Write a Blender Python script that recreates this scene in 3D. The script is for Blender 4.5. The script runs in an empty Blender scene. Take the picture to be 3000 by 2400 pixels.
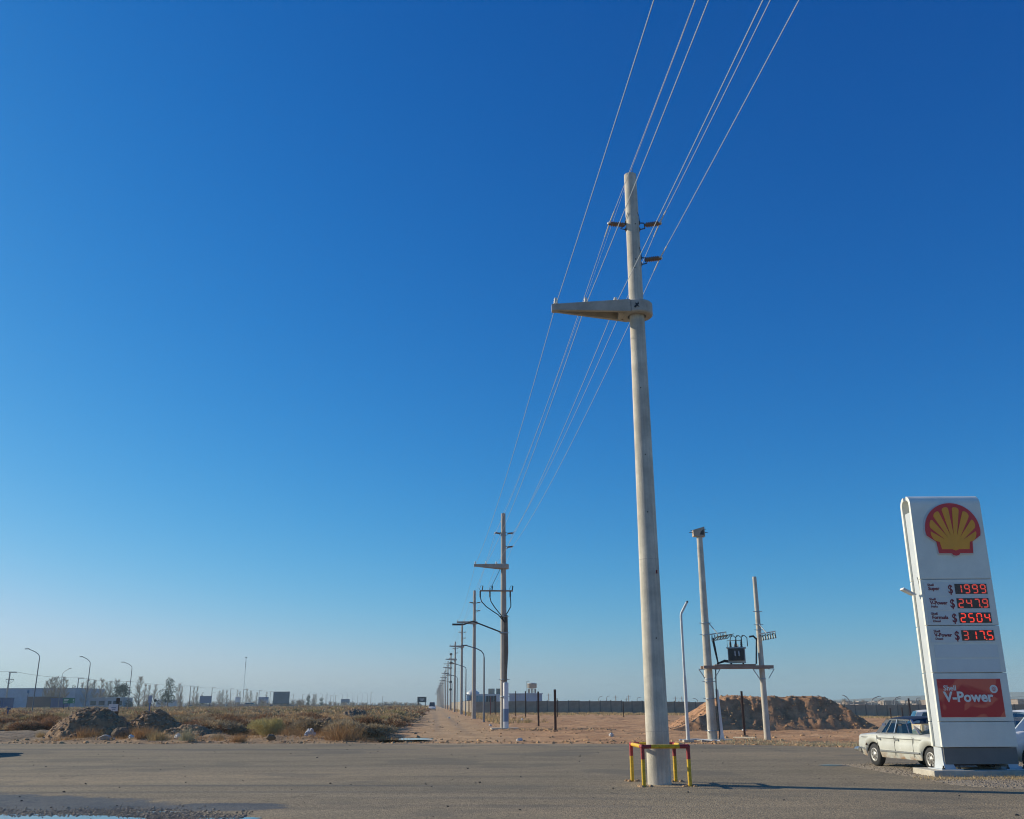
import bpy, math, random
import numpy as np
from mathutils import Vector, Matrix

sc = bpy.context.scene
COL = sc.collection
R = math.radians

# ------------------------------------------------------------------ camera
F_PX, PITCH, ROLL, CAM_H = 2753.0, R(17.38), R(-0.318), 1.7
cp, sp, cr, sr = math.cos(PITCH), math.sin(PITCH), math.cos(ROLL), math.sin(ROLL)
c_right = Vector((cr, -sr * sp, sr * cp))
c_up = Vector((-sr, -cr * sp, cr * cp))
c_fwd = Vector((0, cp, sp))
cam = bpy.data.cameras.new('camera')
cam.sensor_width = 36.0
cam.lens = 36.0 * F_PX / 3000.0
cam.clip_start, cam.clip_end = 0.1, 8000
camo = bpy.data.objects.new('camera', cam)
COL.objects.link(camo)
camo.matrix_world = Matrix(((c_right.x, c_up.x, -c_fwd.x, 0), (c_right.y, c_up.y, -c_fwd.y, 0),
                            (c_right.z, c_up.z, -c_fwd.z, CAM_H), (0, 0, 0, 1)))
sc.camera = camo

# ------------------------------------------------------------------ sky, sun, exposure
SUN_AZ, SUN_EL = 69.0, 24.0            # degrees left of the view direction, elevation
world = bpy.data.worlds.new('World')
sc.world = world
world.use_nodes = True
wn = world.node_tree
wn.nodes.clear()
w_out = wn.nodes.new('ShaderNodeOutputWorld')
w_bg = wn.nodes.new('ShaderNodeBackground')
w_sky = wn.nodes.new('ShaderNodeTexSky')
w_sky.sky_type = 'NISHITA'
w_sky.sun_disc = False
w_sky.sun_elevation = R(SUN_EL)
w_sky.sun_rotation = R(-SUN_AZ)
w_sky.altitude = 300
w_sky.air_density = 1.0
w_sky.dust_density = 0.5
w_sky.ozone_density = 3.0
w_bg.inputs['Strength'].default_value = 0.09
# one colour grade over the whole sky (the camera's deep, saturated blue)
SKY_S = 0.09
w_sep = wn.nodes.new('ShaderNodeSeparateColor'); w_com = wn.nodes.new('ShaderNodeCombineColor')
wn.links.new(w_sky.outputs[0], w_sep.inputs[0])
for ch, (gam, k, mx) in enumerate(((2.35, 2.2, 0.55), (1.20, 1.12, 0.84), (0.82, 1.20, 1.08))):
    m1 = wn.nodes.new('ShaderNodeMath'); m1.operation = 'MULTIPLY'; m1.inputs[1].default_value = SKY_S
    m2 = wn.nodes.new('ShaderNodeMath'); m2.operation = 'POWER'; m2.inputs[1].default_value = gam
    m3 = wn.nodes.new('ShaderNodeMath'); m3.operation = 'MULTIPLY'; m3.inputs[1].default_value = k / SKY_S
    # soft ceiling so that the part of the sky round the sun does not clip to pink: x / (1 + (x / m)^4)^(1/4)
    q1 = wn.nodes.new('ShaderNodeMath'); q1.operation = 'MULTIPLY'; q1.inputs[1].default_value = SKY_S / mx
    q2 = wn.nodes.new('ShaderNodeMath'); q2.operation = 'POWER'; q2.inputs[1].default_value = 4
    q3 = wn.nodes.new('ShaderNodeMath'); q3.operation = 'ADD'; q3.inputs[1].default_value = 1
    q4 = wn.nodes.new('ShaderNodeMath'); q4.operation = 'POWER'; q4.inputs[1].default_value = .25
    m4 = wn.nodes.new('ShaderNodeMath'); m4.operation = 'DIVIDE'
    wn.links.new(m3.outputs[0], q1.inputs[0]); wn.links.new(q1.outputs[0], q2.inputs[0]); wn.links.new(q2.outputs[0], q3.inputs[0]); wn.links.new(q3.outputs[0], q4.inputs[0]); wn.links.new(q4.outputs[0], m4.inputs[1])
    wn.links.new(w_sep.outputs[ch], m1.inputs[0]); wn.links.new(m1.outputs[0], m2.inputs[0]); wn.links.new(m2.outputs[0], m3.inputs[0])
    wn.links.new(m3.outputs[0], m4.inputs[0]); wn.links.new(m4.outputs[0], w_com.inputs[ch])
wn.links.new(w_com.outputs[0], w_bg.inputs[0])
wn.links.new(w_bg.outputs[0], w_out.inputs[0])
sun_dir = Vector((-math.sin(R(SUN_AZ)) * math.cos(R(SUN_EL)), math.cos(R(SUN_AZ)) * math.cos(R(SUN_EL)), math.sin(R(SUN_EL))))
sun = bpy.data.lights.new('sun', 'SUN')
sun.energy, sun.angle, sun.color = 5.0, R(0.53), (1.0, 0.91, 0.72)
suno = bpy.data.objects.new('sun', sun)
suno.rotation_euler = (-sun_dir).to_track_quat('-Z', 'Y').to_euler()
suno.location = (-60, 40, 60)
COL.objects.link(suno)
sc.view_settings.view_transform = 'Standard'
sc.view_settings.look = 'None'
sc.view_settings.exposure = 0.0
sc.view_settings.gamma = 1.0
sc.view_settings.use_curve_mapping = False
sc.render.engine = 'CYCLES'
sc.cycles.use_denoising = True
sc.cycles.filter_width = 1.1
sc.cycles.max_bounces = 6
sc.cycles.diffuse_bounces = 3
sc.cycles.transparent_max_bounces = 12
sc.cycles.volume_bounces = 0

# ------------------------------------------------------------------ placing helpers (photo pixel of 3000 x 2400 -> place)
def ray(px, py):
    return c_right * ((px - 1500) / F_PX) + c_up * (-(py - 1200) / F_PX) + c_fwd
def G(px, py, z=0.0):
    d = ray(px, py); t = (z - CAM_H) / d.z
    return Vector((d.x * t, d.y * t, z))
def AT(px, py, Y):
    d = ray(px, py); t = Y / d.y
    return Vector((d.x * t, Y, d.z * t + CAM_H))

# ------------------------------------------------------------------ numpy value noise
def vnoise(x, y, seed=0):
    x = np.asarray(x, float); y = np.asarray(y, float)
    xi = np.floor(x).astype(np.int64); yi = np.floor(y).astype(np.int64)
    xf = x - xi; yf = y - yi
    def h(a, b):
        n = (a * 374761393 + b * 668265263 + seed * 982451653) & 0x7fffffff
        n = ((n ^ (n >> 13)) * 1274126177) & 0x7fffffff
        return ((n ^ (n >> 16)) & 0xffff) / 65535.0
    u = xf * xf * (3 - 2 * xf); v = yf * yf * (3 - 2 * yf)
    return (h(xi, yi) * (1 - u) + h(xi + 1, yi) * u) * (1 - v) + (h(xi, yi + 1) * (1 - u) + h(xi + 1, yi + 1) * u) * v
def fbm(x, y, octaves=4, seed=0):
    s = 0; a = 0.5
    for i in range(octaves):
        s = s + a * vnoise(np.asarray(x) * 2 ** i, np.asarray(y) * 2 ** i, seed + i * 17); a *= 0.5
    return s
def sstep(a, b, x):
    t = np.clip((np.asarray(x, float) - a) / (b - a), 0, 1); return t * t * (3 - 2 * t)

# ------------------------------------------------------------------ materials
MATS = {}
def mk(name, col, rough=0.8, metal=0.0, var=0.0, scale=4.0, bump=0.0, bscale=40.0, col2=None, rand=0.0, spec=0.5, streak=0.0, coat=0.0):
    """Principled material: two-tone noise, per-object variation, fine bump, vertical streaks."""
    if name in MATS: return MATS[name]
    m = bpy.data.materials.new(name); m.use_nodes = True
    nt = m.node_tree; b = nt.nodes['Principled BSDF']
    b.inputs['Roughness'].default_value = rough
    b.inputs['Metallic'].default_value = metal
    b.inputs['Specular IOR Level'].default_value = spec
    if coat: b.inputs['Coat Weight'].default_value = coat
    tc = nt.nodes.new('ShaderNodeTexCoord')
    out = None
    c2 = col2 if col2 else tuple(c * (1 - var) for c in col)
    c1 = col if col2 else tuple(min(1, c * (1 + var * 0.6)) for c in col)
    if var or col2:
        n = nt.nodes.new('ShaderNodeTexNoise'); n.inputs['Scale'].default_value = scale
        n.inputs['Detail'].default_value = 6; n.inputs['Roughness'].default_value = 0.65
        nt.links.new(tc.outputs['Object'], n.inputs['Vector'])
        r = nt.nodes.new('ShaderNodeValToRGB')
        r.color_ramp.elements[0].position = 0.34; r.color_ramp.elements[1].position = 0.66
        r.color_ramp.elements[0].color = (*c2, 1); r.color_ramp.elements[1].color = (*c1, 1)
        nt.links.new(n.outputs['Fac'], r.inputs['Fac']); out = r.outputs['Color']
    if streak:
        mp = nt.nodes.new('ShaderNodeMapping'); mp.inputs['Scale'].default_value = (7, 7, 0.25)
        nt.links.new(tc.outputs['Object'], mp.inputs['Vector'])
        n2 = nt.nodes.new('ShaderNodeTexNoise'); n2.inputs['Scale'].default_value = 3; n2.inputs['Detail'].default_value = 5
        nt.links.new(mp.outputs[0], n2.inputs['Vector'])
        mr = nt.nodes.new('ShaderNodeMapRange'); mr.inputs[1].default_value = 0.35; mr.inputs[2].default_value = 0.7
        mr.inputs[3].default_value = 1 - streak; mr.inputs[4].default_value = 1
        nt.links.new(n2.outputs['Fac'], mr.inputs[0])
        mx = nt.nodes.new('ShaderNodeMix'); mx.data_type = 'RGBA'; mx.blend_type = 'MULTIPLY'; mx.inputs[0].default_value = 1
        if out: nt.links.new(out, mx.inputs[6])
        else: mx.inputs[6].default_value = (*col, 1)
        nt.links.new(mr.outputs[0], mx.inputs[7]); out = mx.outputs[2]
    if rand:
        oi = nt.nodes.new('ShaderNodeObjectInfo')
        hs = nt.nodes.new('ShaderNodeHueSaturation')
        mr = nt.nodes.new('ShaderNodeMapRange'); mr.inputs[3].default_value = 1 - rand; mr.inputs[4].default_value = 1 + rand
        nt.links.new(oi.outputs['Random'], mr.inputs[0]); nt.links.new(mr.outputs[0], hs.inputs['Value'])
        if out: nt.links.new(out, hs.inputs['Color'])
        else: hs.inputs['Color'].default_value = (*col, 1)
        out = hs.outputs[0]
    if out: nt.links.new(out, b.inputs['Base Color'])
    else: b.inputs['Base Color'].default_value = (*col, 1)
    if bump:
        n3 = nt.nodes.new('ShaderNodeTexNoise'); n3.inputs['Scale'].default_value = bscale; n3.inputs['Detail'].default_value = 5
        nt.links.new(tc.outputs['Object'], n3.inputs['Vector'])
        bp = nt.nodes.new('ShaderNodeBump'); bp.inputs['Strength'].default_value = bump; bp.inputs['Distance'].default_value = 0.02
        nt.links.new(n3.outputs['Fac'], bp.inputs['Height']); nt.links.new(bp.outputs[0], b.inputs['Normal'])
    MATS[name] = m
    return m
def emit(name, col, strength):
    m = bpy.data.materials.new(name); m.use_nodes = True
    b = m.node_tree.nodes['Principled BSDF']
    b.inputs['Base Color'].default_value = (*col, 1)
    b.inputs['Emission Color'].default_value = (*col, 1); b.inputs['Emission Strength'].default_value = strength
    MATS[name] = m; return m
def glass_mat(name, col, alpha=0.35, rough=0.03):
    m = bpy.data.materials.new(name); m.use_nodes = True
    nt = m.node_tree; nt.nodes.clear()
    o = nt.nodes.new('ShaderNodeOutputMaterial'); mix = nt.nodes.new('ShaderNodeMixShader')
    t = nt.nodes.new('ShaderNodeBsdfTransparent'); g = nt.nodes.new('ShaderNodeBsdfGlossy')
    lf = nt.nodes.new('ShaderNodeLayerWeight'); lw = nt.nodes.new('ShaderNodeMath'); lw.operation = 'POWER'; lw.inputs[1].default_value = 4; nt.links.new(lf.outputs['Facing'], lw.inputs[0])
    t.inputs[0].default_value = (*col, 1); g.inputs['Roughness'].default_value = rough
    ad = nt.nodes.new('ShaderNodeMath'); ad.operation = 'ADD'; ad.inputs[1].default_value = alpha
    nt.links.new(lw.outputs[0], ad.inputs[0]); nt.links.new(ad.outputs[0], mix.inputs[0])
    nt.links.new(t.outputs[0], mix.inputs[1]); nt.links.new(g.outputs[0], mix.inputs[2]); nt.links.new(mix.outputs[0], o.inputs[0])
    MATS[name] = m; return m

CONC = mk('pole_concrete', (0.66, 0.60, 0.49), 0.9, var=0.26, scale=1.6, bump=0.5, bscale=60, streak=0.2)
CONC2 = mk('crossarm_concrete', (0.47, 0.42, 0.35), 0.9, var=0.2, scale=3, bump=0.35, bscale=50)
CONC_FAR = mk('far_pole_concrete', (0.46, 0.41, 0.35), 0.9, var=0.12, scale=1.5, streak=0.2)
def veg(name, col, **k):
    """dry leaves and twigs: half of the light passes through"""
    m = mk(name, col, 0.95, **k); nt = m.node_tree; b = nt.nodes['Principled BSDF']; o = nt.nodes['Material Output']
    b.inputs['Specular IOR Level'].default_value = 0.1
    t = nt.nodes.new('ShaderNodeBsdfTranslucent'); x = nt.nodes.new('ShaderNodeMixShader'); x.inputs[0].default_value = 0.18
    src = b.inputs['Base Color'].links[0].from_socket; nt.links.new(src, t.inputs[0])
    nt.links.new(b.outputs[0], x.inputs[1]); nt.links.new(t.outputs[0], x.inputs[2]); nt.links.new(x.outputs[0], o.inputs[0]); return m
BEAM = mk('beam_concrete', (0.36, 0.25, 0.19), 0.9, var=0.2, scale=3)
GALV = mk('galvanised_steel', (0.42, 0.44, 0.45), 0.5, metal=0.6, var=0.15, scale=9)
STEEL_D = mk('dark_steel', (0.06, 0.055, 0.05), 0.6, metal=0.3, var=0.2, scale=12)
RUST = mk('rusty_iron', (0.085, 0.042, 0.028), 0.9, var=0.45, scale=9, bump=0.2)
RUST_R = mk('red_iron', (0.22, 0.03, 0.025), 0.8, var=0.3, scale=9)
ALU = mk('aluminium_wire', (0.48, 0.52, 0.56), 0.6, metal=0.2)
PORC_B = mk('brown_porcelain', (0.25, 0.125, 0.065), 0.2, var=0.2, scale=20)
PORC_W = mk('white_porcelain', (0.68, 0.64, 0.55), 0.3, var=0.15, scale=20)
YEL = mk('yellow_paint', (0.72, 0.44, 0.02), 0.5, var=0.3, scale=20, bump=0.1)
RED = mk('red_paint', (0.36, 0.03, 0.03), 0.5, var=0.35, scale=20, bump=0.1)
WHITE = mk('white_panel', (0.84, 0.82, 0.71), 0.42, var=0.08, scale=1.3)
WHITE_P = mk('white_paint', (0.74, 0.72, 0.68), 0.55, var=0.08, scale=4)
PALE = mk('pale_grey_metal', (0.52, 0.55, 0.56), 0.5, var=0.06, scale=3)
GREYB = mk('grey_plinth', (0.16, 0.155, 0.145), 0.55, var=0.08, scale=3)
BLACK = mk('black_rubber', (0.018, 0.018, 0.019), 0.75, var=0.2, scale=10)
DIRTC = mk('earth', (0.42, 0.27, 0.15), 0.97, var=0.35, scale=1.3, bump=0.6, bscale=14)
RUBBLE = mk('rubble_earth', (0.38, 0.225, 0.115), 0.97, col2=(.17, .105, .06), scale=3.2, bump=0.7, bscale=16)
STONE = mk('stone', (0.36, 0.29, 0.215), 0.9, var=0.35, scale=6, bump=0.4, bscale=25, rand=0.3)
STONE_D = mk('dark_stone', (0.06, 0.055, 0.05), 0.9, var=0.3, scale=8)
SLAB = mk('slab_concrete', (0.50, 0.45, 0.36), 0.9, var=0.2, scale=3, bump=0.3)
GLASS_D = mk('dark_window', (0.03, 0.045, 0.07), 0.12, var=0.3, scale=1.0)
CABLE = mk('cable_black', (0.02, 0.02, 0.022), 0.6)
CHROME = mk('chrome', (0.62, 0.62, 0.60), 0.25, metal=0.85, var=0.15, scale=20)

# ------------------------------------------------------------------ mesh builder
class MB:
    def __init__(self): self.v = []; self.f = []; self.s = []
    def add(self, vs, fs, smooth=False):
        o = len(self.v); self.v += [tuple(p) for p in vs]
        for f in fs: self.f.append(tuple(i + o for i in f)); self.s.append(smooth)
        return self
    def box(self, c, s, rz=0.0, m=None):
        vs = []
        for dx in (-.5, .5):
            for dy in (-.5, .5):
                for dz in (-.5, .5): vs.append(Vector((dx * s[0], dy * s[1], dz * s[2])))
        M = m if m is not None else Matrix.Rotation(rz, 3, 'Z')
        vs = [M @ p + Vector(c) for p in vs]
        return self.add(vs, [(0, 1, 3, 2), (4, 6, 7, 5), (0, 4, 5, 1), (2, 3, 7, 6), (0, 2, 6, 4), (1, 5, 7, 3)])
    def bar(self, p, q, w, h=None, up=(0, 0, 1)):
        p = Vector(p); q = Vector(q); h = h or w
        z = (q - p); L = z.length; z.normalize()
        u = Vector(up)
        if abs(z.dot(u)) > .99: u = Vector((0, 1, 0))
        x = u.cross(z).normalized(); y = z.cross(x)
        M = Matrix((x, y, z)).transposed()
        return self.box((p + q) / 2, (w, h, L), m=M)
    def tube(self, pts, r, n=8, cap=True, smooth=True):
        pts = [Vector(p) for p in pts]; k = len(pts)
        rs = [r] * k if isinstance(r, (int, float)) else list(r)
        t0 = (pts[1] - pts[0]).normalized()
        u = t0.orthogonal().normalized(); vs = []
        for i in range(k):
            t = (pts[min(i + 1, k - 1)] - pts[max(i - 1, 0)]).normalized()
            u = (u - t * u.dot(t)).normalized(); w = t.cross(u)
            for j in range(n):
                a = 2 * math.pi * j / n
                vs.append(pts[i] + (u * math.cos(a) + w * math.sin(a)) * rs[i])
        fs = [(i * n + j, i * n + (j + 1) % n, (i + 1) * n + (j + 1) % n, (i + 1) * n + j) for i in range(k - 1) for j in range(n)]
        self.add(vs, fs, smooth)
        if cap:
            self.add(vs[:n], [tuple(range(n))[::-1]]); self.add(vs[-n:], [tuple(range(n))])
        return self
    def lathe(self, prof, n=16, o=(0, 0, 0), axis=(0, 0, 1), smooth=True):
        ax = Vector(axis).normalized(); u = ax.orthogonal().normalized(); w = ax.cross(u); o = Vector(o); vs = []
        for r, z in prof:
            for j in range(n):
                a = 2 * math.pi * j / n
                vs.append(o + ax * z + (u * math.cos(a) + w * math.sin(a)) * r)
        k = len(prof)
        fs = [(i * n + j, i * n + (j + 1) % n, (i + 1) * n + (j + 1) % n, (i + 1) * n + j) for i in range(k - 1) for j in range(n)]
        self.add(vs, fs, smooth)
        if prof[0][0] > 1e-4: self.add(vs[:n], [tuple(range(n))[::-1]])
        if prof[-1][0] > 1e-4: self.add(vs[-n:], [tuple(range(n))])
        return self
    def prism(self, poly, fn, d0, d1):
        """poly: 2D outline; fn(u, v, d) -> 3D point; extruded from d0 to d1."""
        n = len(poly)
        vs = [fn(u, v, d0) for u, v in poly] + [fn(u, v, d1) for u, v in poly]
        fs = [tuple(range(n))[::-1], tuple(range(n, 2 * n))] + [(i, (i + 1) % n, n + (i + 1) % n, n + i) for i in range(n)]
        return self.add(vs, fs)
    def mesh(self, name, mat):
        me = bpy.data.meshes.new(name); me.from_pydata(self.v, [], self.f)
        me.polygons.foreach_set('use_smooth', self.s)
        if mat: me.materials.append(mat)
        me.update(); return me
    def build(self, name, mat, parent=None, loc=None):
        o = bpy.data.objects.new(name, self.mesh(name, mat)); COL.objects.link(o)
        if parent: o.parent = parent
        if loc is not None: o.location = loc
        return o
def np_mesh(name, v, f, mat, smooth=False):
    me = bpy.data.meshes.new(name)
    v = np.asarray(v, np.float32); f = np.asarray(f, np.int32); k = f.shape[1]
    me.vertices.add(len(v)); me.vertices.foreach_set('co', v.ravel())
    me.loops.add(f.size); me.loops.foreach_set('vertex_index', f.ravel())
    me.polygons.add(len(f)); me.polygons.foreach_set('loop_start', np.arange(0, f.size, k, dtype=np.int32))
    me.polygons.foreach_set('use_smooth', np.full(len(f), smooth))
    if mat: me.materials.append(mat)
    me.update(calc_edges=True); me.validate(); return me
def link(name, me, parent=None, loc=(0, 0, 0), rz=0.0, s=None):
    o = bpy.data.objects.new(name, me); COL.objects.link(o); o.location = loc; o.rotation_euler = (0, 0, rz)
    if s is not None: o.scale = s if isinstance(s, tuple) else (s, s, s)
    if parent: o.parent = parent
    return o
def tag(o, label=None, cat=None, group=None, kind=None):
    if label: o['label'] = label
    if cat: o['category'] = cat
    if group: o['group'] = group
    if kind: o['kind'] = kind
    return o
def thing(name, label, cat, loc=(0, 0, 0), rz=0.0, group=None):
    o = bpy.data.objects.new(name, None); COL.objects.link(o); o.empty_display_size = 0.2
    o.location = loc; o.rotation_euler = (0, 0, rz)
    return tag(o, label, cat, group)
def copy_tree(o, parent=None):
    c = o.copy(); COL.objects.link(c)
    if parent: c.parent = parent
    for ch in list(o.children): copy_tree(ch, c)
    return c
def text(name, body, size, mat, parent, loc, bold=0.0, ext=0.004, shear=0.0, align='LEFT', sx=1.0, face='-Y'):
    cu = bpy.data.curves.new(name, 'FONT'); cu.body = body; cu.size = size; cu.extrude = ext; cu.offset = bold
    cu.align_x = align; cu.shear = shear; cu.resolution_u = 3
    t = bpy.data.objects.new(name, cu); COL.objects.link(t)
    bpy.context.view_layer.update()
    me = bpy.data.meshes.new_from_object(t.evaluated_get(bpy.context.evaluated_depsgraph_get()))
    bpy.data.objects.remove(t); me.materials.clear(); me.materials.append(mat)
    o = bpy.data.objects.new(name, me); COL.objects.link(o); o.parent = parent
    o.location = loc; o.rotation_euler = (R(90), 0, 0); o.scale = (sx, 1, 1)
    return o
ORD = ['first', 'second', 'third', 'fourth', 'fifth', 'sixth', 'seventh', 'eighth', 'ninth', 'tenth', 'eleventh', 'twelfth', 'thirteenth',
       'fourteenth', 'fifteenth', 'sixteenth', 'seventeenth', 'eighteenth', 'nineteenth', 'twentieth', 'twenty-first', 'twenty-second', 'twenty-third', 'twenty-fourth', 'twenty-fifth', 'twenty-sixth']

# ================================================================== THE SETTING
# ------------------------------------------------------------------ ground heights
ROAD_X = np.array([-400, -60, -25, -12, -3, 3, 8, 11, 13.2, 18, 30, 60, 400.0])
ROAD_Y = np.array([62, 52, 48.2, 46.4, 45.3, 44.4, 43.4, 41.2, 39.2, 37.5, 36, 35, 34.0])
def road_edge(x): return np.interp(x, ROAD_X, ROAD_Y)
def lane_x(y): return -2.6 - 0.0816 * (np.asarray(y, float) - 47)           # middle of the dirt road that runs beside the pole row
def gz(x, y):
    x = np.asarray(x, float); y = np.asarray(y, float)
    off = sstep(0.1, 2.5, y - road_edge(x))
    lane = np.exp(-((x - lane_x(y)) / 3.4) ** 2)
    rough = 0.24 * (fbm(x * .55, y * .55, 3, 3) - .44) + 0.16 * (fbm(x * 2.3, y * 2.3, 3, 9) - .44)
    scrub = sstep(3.0, 6.0, lane_x(y) - x)
    z = off * (rough * (1 - .72 * lane) * (1 + .8 * scrub)) - 0.018 * (1 - off)
    z = z + scrub * off * 0.12
    z = z - 1.0 * sstep(8, 75, x) * sstep(80, 160, y)
    far = sstep(400, 900, np.hypot(x, y))
    return z * (1 - far) + far * (-0.2)
def gz1(x, y): return float(gz(np.array([x]), np.array([y]))[0])
def on(px, py):                                  # the ground point under a pixel, with the relief
    p = G(px, py)
    for _ in range(3): p = G(px, py, gz1(p.x, p.y))
    return p
def axis(dense0, dense1, step, lo, hi, grow=1.13):
    a = list(np.arange(dense0, dense1 + 1e-6, step))
    d = step; x = a[-1]
    while x < hi: d *= grow; x = min(x + d, hi); a.append(x)
    d = step; x = a[0]; pre = []
    while x > lo: d *= grow; x = max(x - d, lo); pre.append(x)
    return np.array(pre[::-1] + a)
def grid(xs, ys, zf):
    X, Y = np.meshgrid(xs, ys); Z = zf(X, Y)
    nx, ny = len(xs), len(ys)
    i = np.arange(ny - 1)[:, None] * nx + np.arange(nx - 1)[None, :]; i = i.ravel()
    return np.stack([X.ravel(), Y.ravel(), Z.ravel()], 1), np.stack([i, i + 1, i + nx + 1, i + nx], 1)
def attr(me, name, vals):
    a = me.attributes.new(name, 'FLOAT', 'POINT'); a.data.foreach_set('value', np.asarray(vals, np.float32).ravel())

def ground_material():
    m = bpy.data.materials.new('ground_earth'); m.use_nodes = True; nt = m.node_tree; b = nt.nodes['Principled BSDF']
    b.inputs['Roughness'].default_value = 0.97; b.inputs['Specular IOR Level'].default_value = 0.15
    tc = nt.nodes.new('ShaderNodeTexCoord')
    def noise(s, d=6, r=.65):
        n = nt.nodes.new('ShaderNodeTexNoise'); n.inputs['Scale'].default_value = s; n.inputs['Detail'].default_value = d; n.inputs['Roughness'].default_value = r
        nt.links.new(tc.outputs['Object'], n.inputs['Vector']); return n.outputs['Fac']
    def ramp(f, c0, c1, p0=.35, p1=.65):
        r = nt.nodes.new('ShaderNodeValToRGB'); r.color_ramp.elements[0].position = p0; r.color_ramp.elements[1].position = p1
        r.color_ramp.elements[0].color = (*c0, 1); r.color_ramp.elements[1].color = (*c1, 1); nt.links.new(f, r.inputs[0]); return r.outputs[0]
    def mix(f, a, c, mode='MIX'):
        x = nt.nodes.new('ShaderNodeMix'); x.data_type = 'RGBA'; x.blend_type = mode
        if isinstance(f, float): x.inputs[0].default_value = f
        else: nt.links.new(f, x.inputs[0])
        for k, q in ((6, a), (7, c)):
            if isinstance(q, tuple): x.inputs[k].default_value = (*q, 1)
            else: nt.links.new(q, x.inputs[k])
        return x.outputs[2]
    def at(n):
        a = nt.nodes.new('ShaderNodeAttribute'); a.attribute_name = n; return a.outputs['Fac']
    red = ramp(noise(.35), (0.38, 0.20, 0.10), (0.63, 0.375, 0.195))
    grey = ramp(noise(.8), (0.24, 0.175, 0.11), (0.38, 0.28, 0.17))
    c = mix(at('grey'), red, grey)
    c = mix(at('lane'), c, ramp(noise(.6), (0.40, 0.25, 0.13), (0.60, 0.395, 0.22)))
    c = mix(at('rut'), c, (0.21, 0.175, 0.145))
    fine = ramp(noise(7.0, 8, .75), (0.55, 0.55, 0.55), (1.12, 1.12, 1.12), .3, .62)
    c = mix(1.0, c, fine, 'MULTIPLY')
    nt.links.new(c, b.inputs['Base Color'])
    bp = nt.nodes.new('ShaderNodeBump'); bp.inputs['Strength'].default_value = 0.8; bp.inputs['Distance'].default_value = 0.05
    nt.links.new(noise(5.0, 8, .7), bp.inputs['Height']); nt.links.new(bp.outputs[0], b.inputs['Normal'])
    return m
xs = axis(-45, 34, 0.28, -2600, 2600); ys = axis(36, 120, 0.28, -60, 2800)
gv, gf = grid(xs, ys, gz)
gme = np_mesh('ground', gv, gf, ground_material(), True)
gx, gy = gv[:, 0], gv[:, 1]
lx = lane_x(gy)
left = sstep(2.5, 5.0, lx - gx)
track = np.exp(-((gy - 58 - 0.1 * (gx + 30)) / 6.0) ** 2) * sstep(17, 23, -gx)
attr(gme, 'grey', np.clip(left * .75 + track * .8, 0, 1))
lane_m = np.exp(-((gx - lx) / 3.0) ** 2) * sstep(0, 3, gy - road_edge(gx))
attr(gme, 'lane', np.clip(lane_m * 1.3, 0, 1))
rut = (np.exp(-((gx - lx + .9) / .28) ** 2) + np.exp(-((gx - lx - .8) / .28) ** 2)) * (.35 + .65 * fbm(gx * .2, gy * .35, 3, 5)) * sstep(50, 75, gy)
rut = rut + .8 * np.exp(-((gy - 50.2 - .35 * np.sin(gx * .3)) / .25) ** 2) * sstep(5, 8, gx) * (fbm(gx * .4, gy, 3, 4) > .42)
attr(gme, 'rut', np.clip(rut * .7 + track * .5, 0, 1))
tag(link('ground', gme), kind='structure')

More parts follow.
